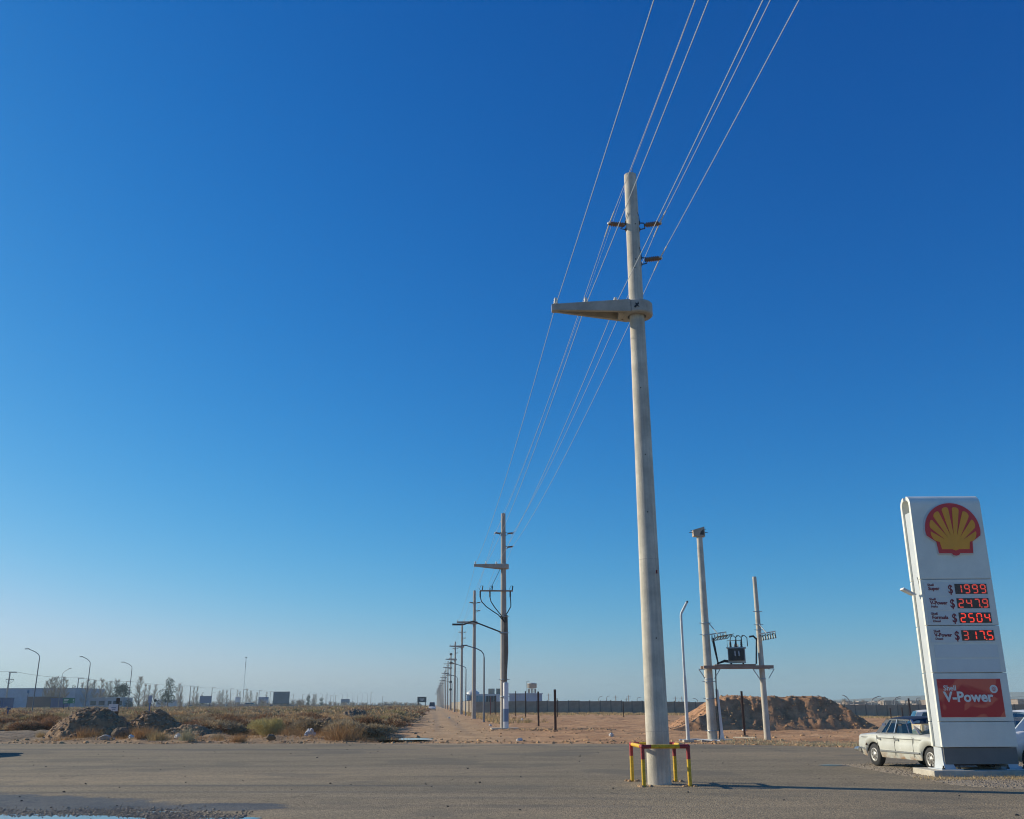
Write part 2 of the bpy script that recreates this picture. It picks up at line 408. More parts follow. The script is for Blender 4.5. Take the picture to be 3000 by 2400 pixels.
# ------------------------------------------------------------------ asphalt
def road_material():
    m = bpy.data.materials.new('dusty_asphalt'); m.use_nodes = True; nt = m.node_tree; b = nt.nodes['Principled BSDF']
    b.inputs['Specular IOR Level'].default_value = 0.3
    tc = nt.nodes.new('ShaderNodeTexCoord')
    def noise(s, d=6, r=.6, vec=None):
        n = nt.nodes.new('ShaderNodeTexNoise'); n.inputs['Scale'].default_value = s; n.inputs['Detail'].default_value = d; n.inputs['Roughness'].default_value = r
        nt.links.new(vec or tc.outputs['Object'], n.inputs['Vector']); return n.outputs['Fac']
    def ramp(f, c0, c1, p0=.35, p1=.65):
        r = nt.nodes.new('ShaderNodeValToRGB'); r.color_ramp.elements[0].position = p0; r.color_ramp.elements[1].position = p1
        r.color_ramp.elements[0].color = (*c0, 1); r.color_ramp.elements[1].color = (*c1, 1); nt.links.new(f, r.inputs[0]); return r.outputs[0]
    def mix(f, a, c, mode='MIX'):
        x = nt.nodes.new('ShaderNodeMix'); x.data_type = 'RGBA'; x.blend_type = mode
        if isinstance(f, float): x.inputs[0].default_value = f
        else: nt.links.new(f, x.inputs[0])
        for k, q in ((6, a), (7, c)):
            if isinstance(q, tuple): x.inputs[k].default_value = (*q, 1)
            else: nt.links.new(q, x.inputs[k])
        return x.outputs[2]
    def at(n):
        a = nt.nodes.new('ShaderNodeAttribute'); a.attribute_name = n; return a.outputs['Fac']
    mp = nt.nodes.new('ShaderNodeMapping'); mp.inputs['Scale'].default_value = (.18, .8, 1); nt.links.new(tc.outputs['Object'], mp.inputs['Vector'])
    asph = ramp(noise(1.0, 6, .6, mp.outputs[0]), (0.198, 0.162, 0.106), (0.268, 0.217, 0.142))
    dust = ramp(noise(.9), (0.31, 0.236, 0.148), (0.42, 0.315, 0.19))
    dm = nt.nodes.new('ShaderNodeMath'); dm.operation = 'MULTIPLY'; dm.use_clamp = True
    dn = nt.nodes.new('ShaderNodeMapRange'); dn.inputs[1].default_value = .3; dn.inputs[2].default_value = .62; dn.inputs[3].default_value = .35; dn.inputs[4].default_value = 1.1
    nt.links.new(noise(1.3, 8, .7, mp.outputs[0]), dn.inputs[0]); nt.links.new(at('dust'), dm.inputs[0]); nt.links.new(dn.outputs[0], dm.inputs[1])
    c = mix(dm.outputs[0], asph, dust)
    c = mix(at('track'), c, (0.115, 0.108, 0.098))
    # aggregate: single stones of the surface dressing
    vo = nt.nodes.new('ShaderNodeTexVoronoi'); vo.inputs['Scale'].default_value = 38; nt.links.new(tc.outputs['Object'], vo.inputs['Vector'])
    sep = nt.nodes.new('ShaderNodeSeparateColor'); nt.links.new(vo.outputs['Color'], sep.inputs[0])
    c = mix(1.0, c, ramp(sep.outputs[0], (0.62, 0.62, 0.63), (1.32, 1.30, 1.26), .05, .95), 'MULTIPLY')
    c = mix(1.0, c, ramp(noise(9, 6, .7), (0.86, 0.86, 0.86), (1.1, 1.1, 1.1)), 'MULTIPLY')
    # fine cracks, only where a broad noise lets them
    cv = nt.nodes.new('ShaderNodeTexVoronoi'); cv.feature = 'DISTANCE_TO_EDGE'; cv.inputs['Scale'].default_value = .33
    dv = nt.nodes.new('ShaderNodeMix'); dv.data_type = 'RGBA'; dv.blend_type = 'LINEAR_LIGHT'; dv.inputs[0].default_value = .25
    nn = nt.nodes.new('ShaderNodeTexNoise'); nn.inputs['Scale'].default_value = 2.0; nn.inputs['Detail'].default_value = 6; nt.links.new(tc.outputs['Object'], nn.inputs['Vector'])
    nt.links.new(tc.outputs['Object'], dv.inputs[6]); nt.links.new(nn.outputs['Color'], dv.inputs[7]); nt.links.new(dv.outputs[2], cv.inputs['Vector'])
    ck = ramp(cv.outputs['Distance'], (1, 1, 1), (0, 0, 0), .0, .006)
    cm = nt.nodes.new('ShaderNodeMix'); cm.data_type = 'RGBA'; cm.blend_type = 'MULTIPLY'; cm.inputs[0].default_value = 1
    nt.links.new(ck, cm.inputs[6]); nt.links.new(ramp(noise(.14, 4), (0, 0, 0), (.8, .8, .8), .5, .6), cm.inputs[7])
    c = mix(cm.outputs[2], c, (0.06, 0.052, 0.042))
    # repaired, darker squares of tarmac and oil
    c = mix(ramp(noise(.22, 5, .55), (0, 0, 0), (.55, .55, .55), .54, .60), c, (0.135, 0.117, 0.088))
    wn_ = nt.nodes.new('ShaderNodeMath'); wn_.operation = 'ADD'
    ws = nt.nodes.new('ShaderNodeMath'); ws.operation = 'MULTIPLY_ADD'; ws.inputs[1].default_value = 1.3; ws.inputs[2].default_value = -.65
    nt.links.new(noise(2.2, 8, .7), ws.inputs[0]); nt.links.new(at('wet'), wn_.inputs[0]); nt.links.new(ws.outputs[0], wn_.inputs[1])
    wm = nt.nodes.new('ShaderNodeMapRange'); wm.interpolation_type = 'SMOOTHSTEP'; wm.inputs[1].default_value = .34; wm.inputs[2].default_value = .66
    nt.links.new(wn_.outputs[0], wm.inputs[0])
    c = mix(wm.outputs[0], c, mix(1.0, c, (0.47, 0.51, 0.57), 'MULTIPLY'))
    nt.links.new(c, b.inputs['Base Color'])
    rr = nt.nodes.new('ShaderNodeMapRange'); rr.inputs[3].default_value = .93; rr.inputs[4].default_value = .55
    nt.links.new(wm.outputs[0], rr.inputs[0]); nt.links.new(rr.outputs[0], b.inputs['Roughness'])
    bp = nt.nodes.new('ShaderNodeBump'); bp.inputs['Strength'].default_value = 0.75; bp.inputs['Distance'].default_value = 0.012
    h = nt.nodes.new('ShaderNodeMath'); h.operation = 'SUBTRACT'
    nt.links.new(noise(30, 4), h.inputs[0]); nt.links.new(vo.outputs['Distance'], h.inputs[1])
    nt.links.new(h.outputs[0], bp.inputs['Height']); nt.links.new(bp.outputs[0], b.inputs['Normal'])
    return m
rx = axis(-30, 30, 0.16, -400, 400, 1.2)
edge_n = road_edge(rx) + 0.9 * (fbm(rx * .35, rx * 0 + 3, 4, 21) - .45) + .35 * (fbm(rx * 2.2, rx * 0 + 7, 3, 22) - .45)
rt = np.concatenate([np.linspace(-60, 12, 12)[:-1], np.arange(12, 36, 0.16)])
tt = np.linspace(0, 1, 60)[1:]
RX = []; RY = []
for y in rt: RX.append(rx); RY.append(np.full_like(rx, y) * 1.0 + np.minimum(0, edge_n - 36.2) * (y > 30) * 0)
for t in tt: RX.append(rx); RY.append(rt[-1] + (np.maximum(edge_n, rt[-1] + .3) - rt[-1]) * t)
RX = np.array(RX); RY = np.array(RY); nyr, nxr = RX.shape
i = (np.arange(nyr - 1)[:, None] * nxr + np.arange(nxr - 1)[None, :]).ravel()
RZ = 0.012 * (fbm(RX * .25, RY * .25, 2, 31) - .4)
depth_in = np.maximum(edge_n, rt[-1] + .3)[None, :] - RY
RZ = RZ - 0.03 * (1 - sstep(0, .35, depth_in))
rme = np_mesh('road', np.stack([RX.ravel(), RY.ravel(), RZ.ravel()], 1), np.stack([i, i + 1, i + nxr + 1, i + nxr], 1), road_material(), True)
x_, y_ = RX.ravel(), RY.ravel()
dust = np.exp(-depth_in.ravel() / .8) * 1.1
dust += .55 * np.exp(-((y_ - 34 + .02 * x_) / 2.2) ** 2) * sstep(1, 8, x_)            # pale swept band on the right
dust += .55 * np.exp(-((y_ - 25.5 - .10 * x_) / 2.0) ** 2) * sstep(2, -6, x_)
dust += .9 * np.exp(-((x_ - lane_x(y_) - .5) / 3.6) ** 2) * sstep(33, 46, y_)           # carried out of the dirt road
dust += .55 * sstep(21, 17, y_) * (.4 + fbm(x_ * .2, y_ * .5, 3, 8))
pole_d = np.hypot(x_ - 3.2, y_ - 21.8)
dust += 1.4 * np.exp(-(pole_d / .75) ** 2)
dust += .8 * np.exp(-(((x_ - 12) / 4.0) ** 2 + ((y_ - 22.4) / .8) ** 2)) + .7 * np.exp(-(((x_ - 7.5) / 2.0) ** 2 + ((y_ - 20.6) / .45) ** 2))
attr(rme, 'dust', np.clip(dust + .22 * (fbm(x_ * .12, y_ * .4, 4, 77) - .3), 0, 1))
def arc(y0, k, w):   # sweeping tyre marks
    return np.exp(-((y_ - (y0 - .11 * x_ - k * x_ * x_)) / w) ** 2)
tr = sum(a * arc(y0, k, w) for y0, k, w, a in ((21.8, .004, .22, .6), (20.2, .005, .2, .5), (19.1, .006, .2, .42), (17.7, .006, .18, .45), (24.6, .002, .3, .35), (38.6, -.001, .6, .5), (36.2, -.002, .5, .3), (28.5, .001, .35, .3)))
tr = tr * sstep(.25, .6, fbm(x_ * .16, y_ * .9, 4, 50)) * sstep(4, -3, x_ - (26 - y_) * .3)
tr += .4 * np.exp(-((y_ - 41.2 + .04 * x_) / .5) ** 2) * sstep(0, 5, x_)
attr(rme, 'track', np.clip(tr * 1.5, 0, .85))
wet = 1.0 * np.exp(-((((x_ + 10) / 4.7) ** 2 + ((y_ - 18.9 + .27 * (x_ + 10)) / 1.75) ** 2)) ** 1.5)
wet = np.maximum(wet, .95 * np.exp(-(((x_ + 5.2) / 1.5) ** 2 + ((y_ - 17.8) / .8) ** 2) ** 1.5))
wet = np.maximum(wet, 1.0 * np.exp(-(((x_ - 12.6) / 4.4) ** 2 + ((y_ - 27.9 + .1 * (x_ - 10)) / .55) ** 2) ** 1.5))
wet = np.maximum(wet, 1.0 * np.exp(-(((x_ + 7.6) / 3.4) ** 2 + ((y_ - 15.9) / .7) ** 2) ** 2))
attr(rme, 'wet', np.clip(wet, 0, 1))
tag(link('road', rme), kind='structure')

# ------------------------------------------------------------------ puddles
WATER = bpy.data.materials.new('puddle_water'); WATER.use_nodes = True
_b = WATER.node_tree.nodes['Principled BSDF']
_b.inputs['Base Color'].default_value = (0.035, 0.035, 0.032, 1); _b.inputs['Roughness'].default_value = 0.04; _b.inputs['IOR'].default_value = 1.9
def puddle(cx, cy, rx_, ry_, seed, z=0.008, rz=0.0):
    n = 90; pts = []
    for k in range(n):
        a = 2 * math.pi * k / n
        q = 0.62 + 0.85 * float(fbm(np.array([math.cos(a) * 1.7 + seed * 9]), np.array([math.sin(a) * 1.7]), 4, seed)[0]) - .1
        u, v = rx_ * q * math.cos(a), ry_ * q * math.sin(a)
        pts.append((u * math.cos(rz) - v * math.sin(rz), u * math.sin(rz) + v * math.cos(rz), 0))
    mb = MB(); mb.add([(0, 0, 0)] + pts, [(0, k + 1, (k + 1) % n + 1) for k in range(n)])
    return tag(mb.build('puddle', WATER, None, (cx, cy, z)), kind='structure')
puddle(-8.4, 16.1, 2.6, .85, 1, rz=-.12); puddle(-4.5, 15.95, .5, .16, 2); puddle(-6.0, 16.95, .45, .07, 8)
_p = G(1170, 2171); puddle(_p.x, _p.y, 1.75, 1.5, 3, z=gz1(_p.x, _p.y) + .06)
_p = G(10, 2164); puddle(_p.x, _p.y, 1.1, .8, 4, z=gz1(_p.x, _p.y) + .05)
_p = G(2432, 2243); puddle(_p.x, _p.y, .32, .16, 5, z=.012)

# ------------------------------------------------------------------ far hill
hx = np.linspace(200, 2400, 70); hy = np.linspace(1500, 2300, 24)
hv, hf = grid(hx, hy, lambda X, Y: -3 + 26 * np.clip(np.sin((Y - 1500) / 800 * math.pi), 0, 1) * sstep(200, 1300, X) * sstep(2400, 1800, X) * (.75 + .5 * fbm(X * .006, Y * .006, 4, 2)))
tag(link('hill', np_mesh('hill', hv, hf, mk('far_hill', (0.20, 0.17, 0.13), 0.95, var=.25, scale=.01), True)), kind='structure')

# ================================================================== THE POWER LINE
POLE0 = Vector((3.19, 22.1, 0)); LINE_DX = -0.0816
LINE = Vector((LINE_DX, 1, 0)).normalized()        # along the row
PERP = Vector((-1, LINE_DX, 0)).normalized()       # towards the left, the way the crossarms point
RZ_LINE = math.atan2(-LINE_DX, 1)                  # local +Y along the row -> rotation about Z
POLE_Y = [22.1, 68.9, 118.2] + [118.2 + 50.5 * k for k in range(1, 19)]
def pole_x(y): return 3.19 + (-0.69 - 3.19) / (68.9 - 22.1) * (y - 22.1)
def zrow(py, px=1850): return AT(px, py, 22.1).z
# heights on the 15 m pole, read off the near one
Z_TOP = AT(1846, 514, 22.1).z; Z_ARM = AT(1865, 931, 22.1).z; Z_UP = AT(1850, 660, 22.1).z; Z_LOW = AT(1860, 762, 22.1).z
ARM_L = 3.19 - AT(1617, 905, 22.1).x
# local frame of a pole: -X is the crossarm side (left), Y along the row
ATT = {'tip': (-ARM_L + .10, Z_ARM + .36), 'mid': (AT(1716, 885, 22.1).x - 3.19, Z_ARM + .36), 'inner': (AT(1803, 885, 22.1).x - 3.19, Z_ARM + .36),
       'left': (AT(1781, 655, 22.1).x - 3.15, Z_UP + .06), 'right': (AT(1928, 652, 22.1).x - 3.15, Z_UP + .06), 'low': (AT(1932, 757, 22.1).x - 3.17, Z_LOW + .06), 'top': (0.0, Z_TOP + .07)}
def shaft(mb, h, r0, r1, n=28, seams=True, segs=16):
    for k in range(1): pass
    rows = []
    for i in range(segs + 1):
        t = i / segs; r = r0 + (r1 - r0) * t; z = -0.15 + (h + .15) * t; ring = []
        for j in range(n * 2):
            a = 2 * math.pi * j / (n * 2); q = r
            if seams:
                for s in (R(-100), R(-72), R(80), R(108)):
                    d = abs((a - s + math.pi) % (2 * math.pi) - math.pi)
                    if d < R(4): q = r * 1.022
                d = abs((a - R(-86) + math.pi) % (2 * math.pi) - math.pi)
                if d < R(11): q = r * 0.985
            ring.append((q * math.cos(a), q * math.sin(a), z))
        rows.append(ring)
    m = n * 2; vs = [p for ring in rows for p in ring]
    mb.add(vs, [(i * m + j, i * m + (j + 1) % m, (i + 1) * m + (j + 1) % m, (i + 1) * m + j) for i in range(segs) for j in range(m)], True)
    mb.add(rows[-1], [tuple(range(m))])
def crossarm_mesh(mb, L, z, r_hole):
    hz, ht = .34, .17; ro = .40
    # ring round the shaft
    n = 28; pr = [(ro, -hz + .03), (ro, -.03), (ro - .03, 0), (r_hole, 0), (r_hole, -hz), (ro - .03, -hz)]
    vs = [(r * math.cos(2 * math.pi * j / n), r * math.sin(2 * math.pi * j / n), z + .36 + d) for r, d in pr for j in range(n)]
    k = len(pr); mb.add(vs, [(i * n + j, i * n + (j + 1) % n, ((i + 1) % k) * n + (j + 1) % n, ((i + 1) % k) * n + j) for i in range(k) for j in range(n)], False)
    zt = z + .36 - .004
    x0, x1 = -.20, -L
    def yo(x): return .37 + (.085 - .37) * ((x - x0) / (x1 - x0))
    def hh(x): return hz - .012 + (ht - hz) * ((x - x0) / (x1 - x0))
    # two side beams that meet at the tip, closed by a top plate: recess open below
    for s in (-1, 1):
        a = []
        for x in (x0, x1):
            w = .10
            for (y, zz) in ((s * yo(x), zt), (s * (yo(x) - w), zt), (s * (yo(x) - w), zt - hh(x)), (s * yo(x), zt - hh(x))): a.append((x, y, zz))
        fs = [(0, 1, 5, 4), (1, 2, 6, 5), (2, 3, 7, 6), (3, 0, 4, 7), (4, 5, 6, 7)]
        mb.add(a, fs if s > 0 else [f[::-1] for f in fs])
    t = [(x0 - .02, yo(x0) - .05, zt - .003), (x0 - .02, -yo(x0) + .05, zt - .003), (x1 + .02, -.04, zt - .003), (x1 + .02, .04, zt - .003)]
    t += [(a, b, c - .09) for a, b, c in t]
    mb.add(t, [(0, 3, 2, 1), (4, 5, 6, 7), (0, 1, 5, 4), (1, 2, 6, 5), (2, 3, 7, 6), (3, 0, 4, 7)])
    mb.box((x1 + .08, 0, zt - ht / 2 - .004), (.17, .168, ht + .002))
    mb.box((x0 - .22, 0, zt - hz / 2 - .02), (.10, .5, hz - .08))
def pin_insulator(mb, x, z):
    mb.lathe([(.02, -.02), (.02, .03), (.055, .035), (.06, .06), (.04, .075), (.05, .09), (.055, .11), (.036, .125), (.045, .14), (.05, .16), (.03, .185), (.036, .20), (.0, .215)], 12, (x, 0, z))
def post_insulator(mb, x0, x1, z, sgn):
    L = abs(x1 - x0); prof = [(.035, 0)]
    for k in range(6):
        a = .04 + (L - .1) * k / 6; prof += [(.045, a), (.075, a + .02), (.075, a + .03), (.045, a + .05)]
    prof += [(.05, L - .05), (.05, L - .01), (.0, L)]
    mb.lathe(prof, 12, (x0, 0, z), (sgn, 0, .12))
def line_pole(Y, label, detail=2, lamp=False):
    x = pole_x(Y)
    t = thing('power_pole', label, 'power pole', (x, Y, gz1(x, Y) if Y > 40 else 0), RZ_LINE if False else -math.atan(LINE_DX) * 1.0, 'concrete poles of the power line')
    t.rotation_euler = (0, 0, math.atan(-LINE_DX)) if detail < 2 else (0, 0, 0.0)
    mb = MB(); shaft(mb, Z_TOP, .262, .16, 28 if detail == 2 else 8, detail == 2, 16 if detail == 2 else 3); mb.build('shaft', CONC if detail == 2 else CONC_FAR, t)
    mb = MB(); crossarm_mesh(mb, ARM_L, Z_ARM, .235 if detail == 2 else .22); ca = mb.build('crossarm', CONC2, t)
    if detail >= 1:
        for k in ('tip', 'mid', 'inner'):
            mb = MB(); pin_insulator(mb, ATT[k][0], Z_ARM + .355); mb.build('pin_insulator', PORC_W, t)
        for k, zz in (('left', Z_UP), ('right', Z_UP), ('low', Z_LOW)):
            xx = ATT[k][0]; s = -1 if xx < 0 else 1
            r = .18; xi = s * (abs(xx) - .40)
            mb = MB()
            mb.tube([(s * (r - .01), 0, zz + .06), (s * (r + .12), 0, zz + .06), (xi, 0, zz)], .016, 6)
            mb.tube([(s * (r - .01), 0, zz - .13), (s * (r + .14), 0, zz - .10), (xi, 0, zz - .01)], .016, 6)
            mb.box((s * r, 0, zz + .06), (.03, .07, .09)); mb.box((s * r, 0, zz - .13), (.03, .07, .09))
            br = mb.build('insulator_bracket', STEEL_D, t)
            mb = MB(); post_insulator(mb, xi, s * (abs(xx) + .03), zz, s); mb.build('post_insulator', PORC_B, t)
            mb = MB(); mb.lathe([(.055, -.02), (.06, .02), (.03, .04)], 10, (s * (abs(xx) + .0), 0, zz + .05), (0, 0, 1)); mb.tube([(xx - LINE_DX * .7, -.7, zz + .03), (xx, 0, zz + .062), (xx + LINE_DX * .7, .7, zz + .03)], .015, 6); mb.build('wire_clamp', PORC_W, t)
            if detail == 2:
                mb = MB(); mb.tube([(s * .13, -.13, zz + .30), (s * .17, -.09, zz + .18), (s * .19, -.02, zz + .08)], .007, 5); mb.build('earth_wire', STEEL_D, t)
    mb = MB(); mb.tube([(0, 0, Z_TOP - .02), (0, 0, Z_TOP + .07)], .022, 6)
    if detail == 2: mb.tube([(.06, 0, Z_TOP - .02), (.065, 0, Z_TOP + .22)], .007, 5); mb.box((.03, -.02, Z_TOP + .03), (.12, .05, .04))
    mb.build('top_bolt', STEEL_D, t)
    if detail == 2:
        mb = MB(); mb.tube([(0.13, -.262, 4.55), (.13, -.27, 4.63)], .018, 8); mb.build('rust_mark_plate', RUST_R, t)
    if detail == 2:
        mb = MB(); mb.prism([(0, 0), (.05, .05), (.03, .10), (.09, .08), (.11, .14), (.13, .07), (.10, .04), (.14, -.02), (.08, .01), (.03, -.04)], lambda u, v, d: (u - .12, -.402 - d, Z_ARM + .14 + v), 0, .004); mb.build('painted_mark', CABLE, ca)
        for zz in (Z_UP - .05, Z_LOW - .3, 9.1, 7.4, 6.0, 3.1, 12.6):
            rr = .262 + (.16 - .262) * zz / Z_TOP; a = R(-97 + (zz * 37) % 24); mb = MB(); mb.lathe([(.016, 0), (.016, .006)], 8, (rr * 1.0 * math.cos(a), rr * 1.0 * math.sin(a), zz), (math.cos(a), math.sin(a), 0)); mb.build('bolt_hole', CABLE, t)
        for zz in (1.1, 4.9):
            rr = .262 + (.16 - .262) * zz / Z_TOP; mb = MB(); mb.lathe([(rr * 1.001, -.006), (rr * 1.006, 0), (rr * 1.001, .006)], 40, (0, 0, zz)); mb.build('casting_ring', CONC2, t)
    return t
POLES = [line_pole(POLE_Y[0], 'huge weathered concrete power pole standing on the asphalt inside the yellow and red guard', 2)]
POLES.append(line_pole(POLE_Y[1], 'concrete pole with hanging black cables, white cable cover and lower timber crossarm', 1))
for k, Y in enumerate(POLE_Y[2:], 3):
    lb = 'concrete power pole, %s from the camera in the row beside the dirt road' % (ORD[k - 1])
    POLES.append(line_pole(Y, lb, 1 if k < 9 else 0))
# the second pole carries a cable descent
t2 = POLES[1]
def cz(py, Y=68.9): return AT(1470, py, Y).z - t2.location.z
zc = cz(1450 + 650 / 2.3); zb = cz(1450 + 820 / 2.3); zl = cz(1450 + 1255 / 2.3); zw = cz(1450 + 1270 / 2.3)
kx = 68.9 / 2753 * .99
mb = MB(); mb.bar((-1.72, -.26, zc), (.66, -.26, zc), .12, .10); mb.build('timber_crossarm', BEAM, t2)
mb = MB(); mb.bar((-1.0, -.27, zc + .05), (-.15, -.24, zc + 1.05 * 1.7), .06, .03); mb.build('crossarm_brace', STEEL_D, t2)
for xx in (-1.55, -.85, .62):
    mb = MB(); mb.tube([(xx, -.26, zc + .05), (xx + .04, -.26, zc + .36)], .04, 8); mb.tube([(xx - .15, -.26, zc - .02), (xx - .15, -.26, zc - .45)], .055, 8); mb.build('cable_termination', STEEL_D, t2)
    s = -1 if xx < 0 else 1
    mb = MB()
    hc = zc - zb
    pts = [(xx - .15, -.26, zc - .42), (xx * .97 - .1, -.27, zc - .42 * hc), (xx * .82, -.28, zc - .62 * hc), (xx * .52, -.28, zb + .2 * hc), (xx * .25, -.28, zb + .05 * hc), (.12 + .05 * s, -.28, zb - .25 * hc)]
    mb.tube(pts, .035, 6); mb.tube([(xx - .15, -.26, zc - .05), (xx - .2, -.26, zc + .15), (xx - .1, -.26, zc + .36), (xx + .04, -.26, zc + .36)], .012, 5); mb.build('hanging_cable', CABLE, t2)
for k in range(7):
    a = R(-88 + 13 * k); mb = MB()
    mb.tube([(.24 * math.cos(a) + .02, .24 * math.sin(a), zb + .1), (.275 * math.cos(a) + .02, .275 * math.sin(a), zl + 2), (.29 * math.cos(a * .3 - 1.1) + .03, .29 * math.sin(a * .3 - 1.1), zl)], .04, 6)
    mb.build('down_cable', mk('cable_grey', (.17, .14, .105), .7, var=.3, scale=6), t2)
mb = MB(); mb.lathe([(.20, 0), (.20, zw), (.17, zw + .05)], 14, (.12, -.16, 0)); mb.build('cable_cover', WHITE_P, t2)
mb = MB(); mb.lathe([(.206, .5), (.206, 1.35)], 14, (.12, -.16, 0)); mb.build('blue_band', mk('blue_band', (.16, .24, .36), .6), t2)
for z in (zb, zl + .1, zw - .9, zl + 3.3): mb = MB(); mb.lathe([(.30, -.03), (.31, 0), (.30, .03)], 16, (0.02, -.02, z)); mb.bar((-.36, -.2, z), (.4, -.2, z), .04); mb.build('pole_band', GALV, t2)
mb = MB(); mb.box((.05, 0, .02), (1.9, 1.6, .12)); mb.build('concrete_footing', SLAB, t2)
za = cz(1450 + 925 / 2.3); zt_ = cz(1450 + 876 / 2.3)
mb = MB(); mb.tube([(-.2, 0, za), (-2.2, 0, zt_ + .25), (-2.9, 0, zt_)], .05, 6); la = mb.build('lamp_arm', STEEL_D, t2)
mb = MB(); mb.box((-3.3, 0, zt_ + .02), (.75, .22, .12)); mb.build('lamp_head', STEEL_D, la)
# a heavier pole with switchgear further along
t6 = POLES[5]
mb = MB(); mb.bar((-2.0, 0, 12.3), (1.6, 0, 12.3), .16); mb.bar((-1.2, 0, 9.2), (1.2, 0, 9.2), .14); mb.build('switch_crossarm', BEAM, t6)
for z in (14.9, 12.6, 5.5, 7.5): mb = MB(); mb.lathe([(0, -.35), (.34, -.25), (.42, 0), (.34, .25), (0, .35)], 10, (0, 0, z)); mb.build('switch_drum', STEEL_D, t6)

def span(p, q, sag, n=26):
    p = Vector(p); q = Vector(q)
    return [p.lerp(q, i / n) - Vector((0, 0, 4 * sag * (i / n) * (1 - i / n))) for i in range(n + 1)]
WL = {'tip': 'bare wire to the outer end insulator of the concrete crossarms', 'mid': 'bare wire to the middle insulator of the concrete crossarms',
      'inner': 'bare wire to the crossarm insulator nearest the pole shafts', 'left': 'bare wire to the brown insulator on the left of the pole tops',
      'right': 'bare wire to the upper brown insulator on the right of the pole tops', 'low': 'bare wire to the lower brown insulator on the right of the poles',
      'top': 'thinnest wire strung over the very tops of the poles'}
for k, (dx, z) in ATT.items():
    prev_y = 22.1 - 48.0
    ends = [Vector((pole_x(prev_y) + dx - .25, prev_y, z + .2))] + [Vector((pole_x(y) + dx, y, z)) for y in POLE_Y[:9]]
    pts = []
    for a, b in zip(ends[:-1], ends[1:]): pts += span(a, b, .55 if k != 'top' else .4)[:-1]
    pts.append(ends[-1])
    mb = MB(); mb.tube(pts, .0075 if k != 'top' else .0035, 6, True)
    o = mb.build('overhead_wire', ALU)
    tag(o, WL[k], 'wire', 'wires of the power line')

# ------------------------------------------------------------------ yellow and red guard round the near pole
g = thing('pole_guard', 'yellow and red tubular steel guard frame around the foot of the near pole', 'guard rail', (3.2, 22.0, 0))
ZR = .80
FL, FR, BL, BR = G(1887, 2305), G(2022, 2304), G(1853, 2289), G(1980, 2290)
cor = {'fl': FL, 'fr': FR, 'bl': BL, 'br': BR}
for nm, p in cor.items():
    p = p - Vector((3.2, 22.0, 0)); cor[nm] = p
    mb = MB(); mb.tube([(p.x, p.y, -.1), (p.x, p.y, ZR * .68)], .042, 14); po = mb.build('post', YEL, g)
    mb = MB(); mb.tube([(p.x, p.y, ZR * .68), (p.x, p.y, ZR - .01)], .0425, 14); mb.lathe([(0, -.05), (.035, -.035), (.05, 0), (.035, .035), (0, .05)], 12, (p.x, p.y, ZR)); mb.build('red_post_top', RED, po)
    mb = MB()
    for q in range(9):
        a = random.Random(q + int(p.x * 99)).random() * 6.28; rr = .06 + .10 * random.Random(q * 7 + int(p.y * 99)).random()
        mb.lathe([(0, -.03), (.05, -.02), (.04, .015), (0, .035)], 6, (p.x + rr * math.cos(a), p.y + rr * math.sin(a), .005))
    mb.build('soil_collar', DIRTC, g)
for a, b in (('fl', 'fr'), ('bl', 'br'), ('fl', 'bl'), ('fr', 'br')):
    p, q = Vector((*cor[a].xy, ZR)), Vector((*cor[b].xy, ZR))
    f = .19 if abs(p.x - q.x) > .6 else .13
    mb = MB(); mb.tube([p.lerp(q, f), p.lerp(q, 1 - f)], .042, 14); ra = mb.build('rail', YEL, g)
    mb = MB(); mb.tube([p, p.lerp(q, f)], .0425, 14); mb.build('red_rail_end', RED, ra)
    mb = MB(); mb.tube([p.lerp(q, 1 - f), q], .0425, 14); mb.build('red_rail_end', RED, ra)

# ================================================================== TRANSFORMER PLATFORM
YT = 46.4
def tp(px, py): return AT(px, py, YT)
b1, b2 = tp(2088, 2168), tp(2249, 2169)
pl = thing('transformer_platform', 'two concrete poles joined by a beam platform carrying a transformer', 'platform', (b1.x, YT, 0))
def L(v): return Vector(v) - Vector((b1.x, YT, 0))
h1, h2 = tp(2053, 1572).z, tp(2214, 1690).z
for bx_, h, r0, r1 in ((b1.x, h1, .225, .14), (b2.x, h2, .155, .095)):
    mb = MB(); mb.tube([(bx_ - b1.x, 0, -.2), (bx_ - b1.x, 0, h)], [r0, r1], 24); mb.build('pole', CONC, pl)
mb = MB(); zc0 = h1
mb.add([(-.31, -.2, zc0), (.25, -.2, zc0 - .02), (.25, .2, zc0 - .02), (-.31, .2, zc0), (-.33, -.2, zc0 + .3), (.23, -.2, zc0 + .46), (.23, .2, zc0 + .46), (-.33, .2, zc0 + .3)],
       [(0, 3, 2, 1), (4, 5, 6, 7), (0, 1, 5, 4), (1, 2, 6, 5), (2, 3, 7, 6), (3, 0, 4, 7)])
mb.build('pole_head', BEAM if False else mk('head_concrete', (.45, .36, .28), .9, var=.2, scale=3), pl)
mb = MB(); mb.add([(-.02, -.205, zc0 + .06), (.19, -.205, zc0 + .05), (.19, -.205, zc0 + .34), (.05, -.205, zc0 + .22)], [(0, 1, 2, 3)]); mb.tube([(-.5, 0, zc0 + .2), (.42, 0, zc0 + .2)], .015, 6); mb.tube([(-.42, .1, zc0 + .3), (.36, .1, zc0 + .38)], .015, 6); mb.build('head_bolts_and_recess_shade', STEEL_D, pl)  # flat dark quad paints the shade of the slanted recess; the tubes are bolts
zp = tp(2160, 1955).z; xa, xb = tp(2057, 1955).x - b1.x, tp(2260, 1955).x - b1.x
for yy in (-.33, .33):
    mb = MB(); mb.bar((xa, yy, zp), (xb, yy, zp), .17, .14); mb.build('beam', BEAM, pl)
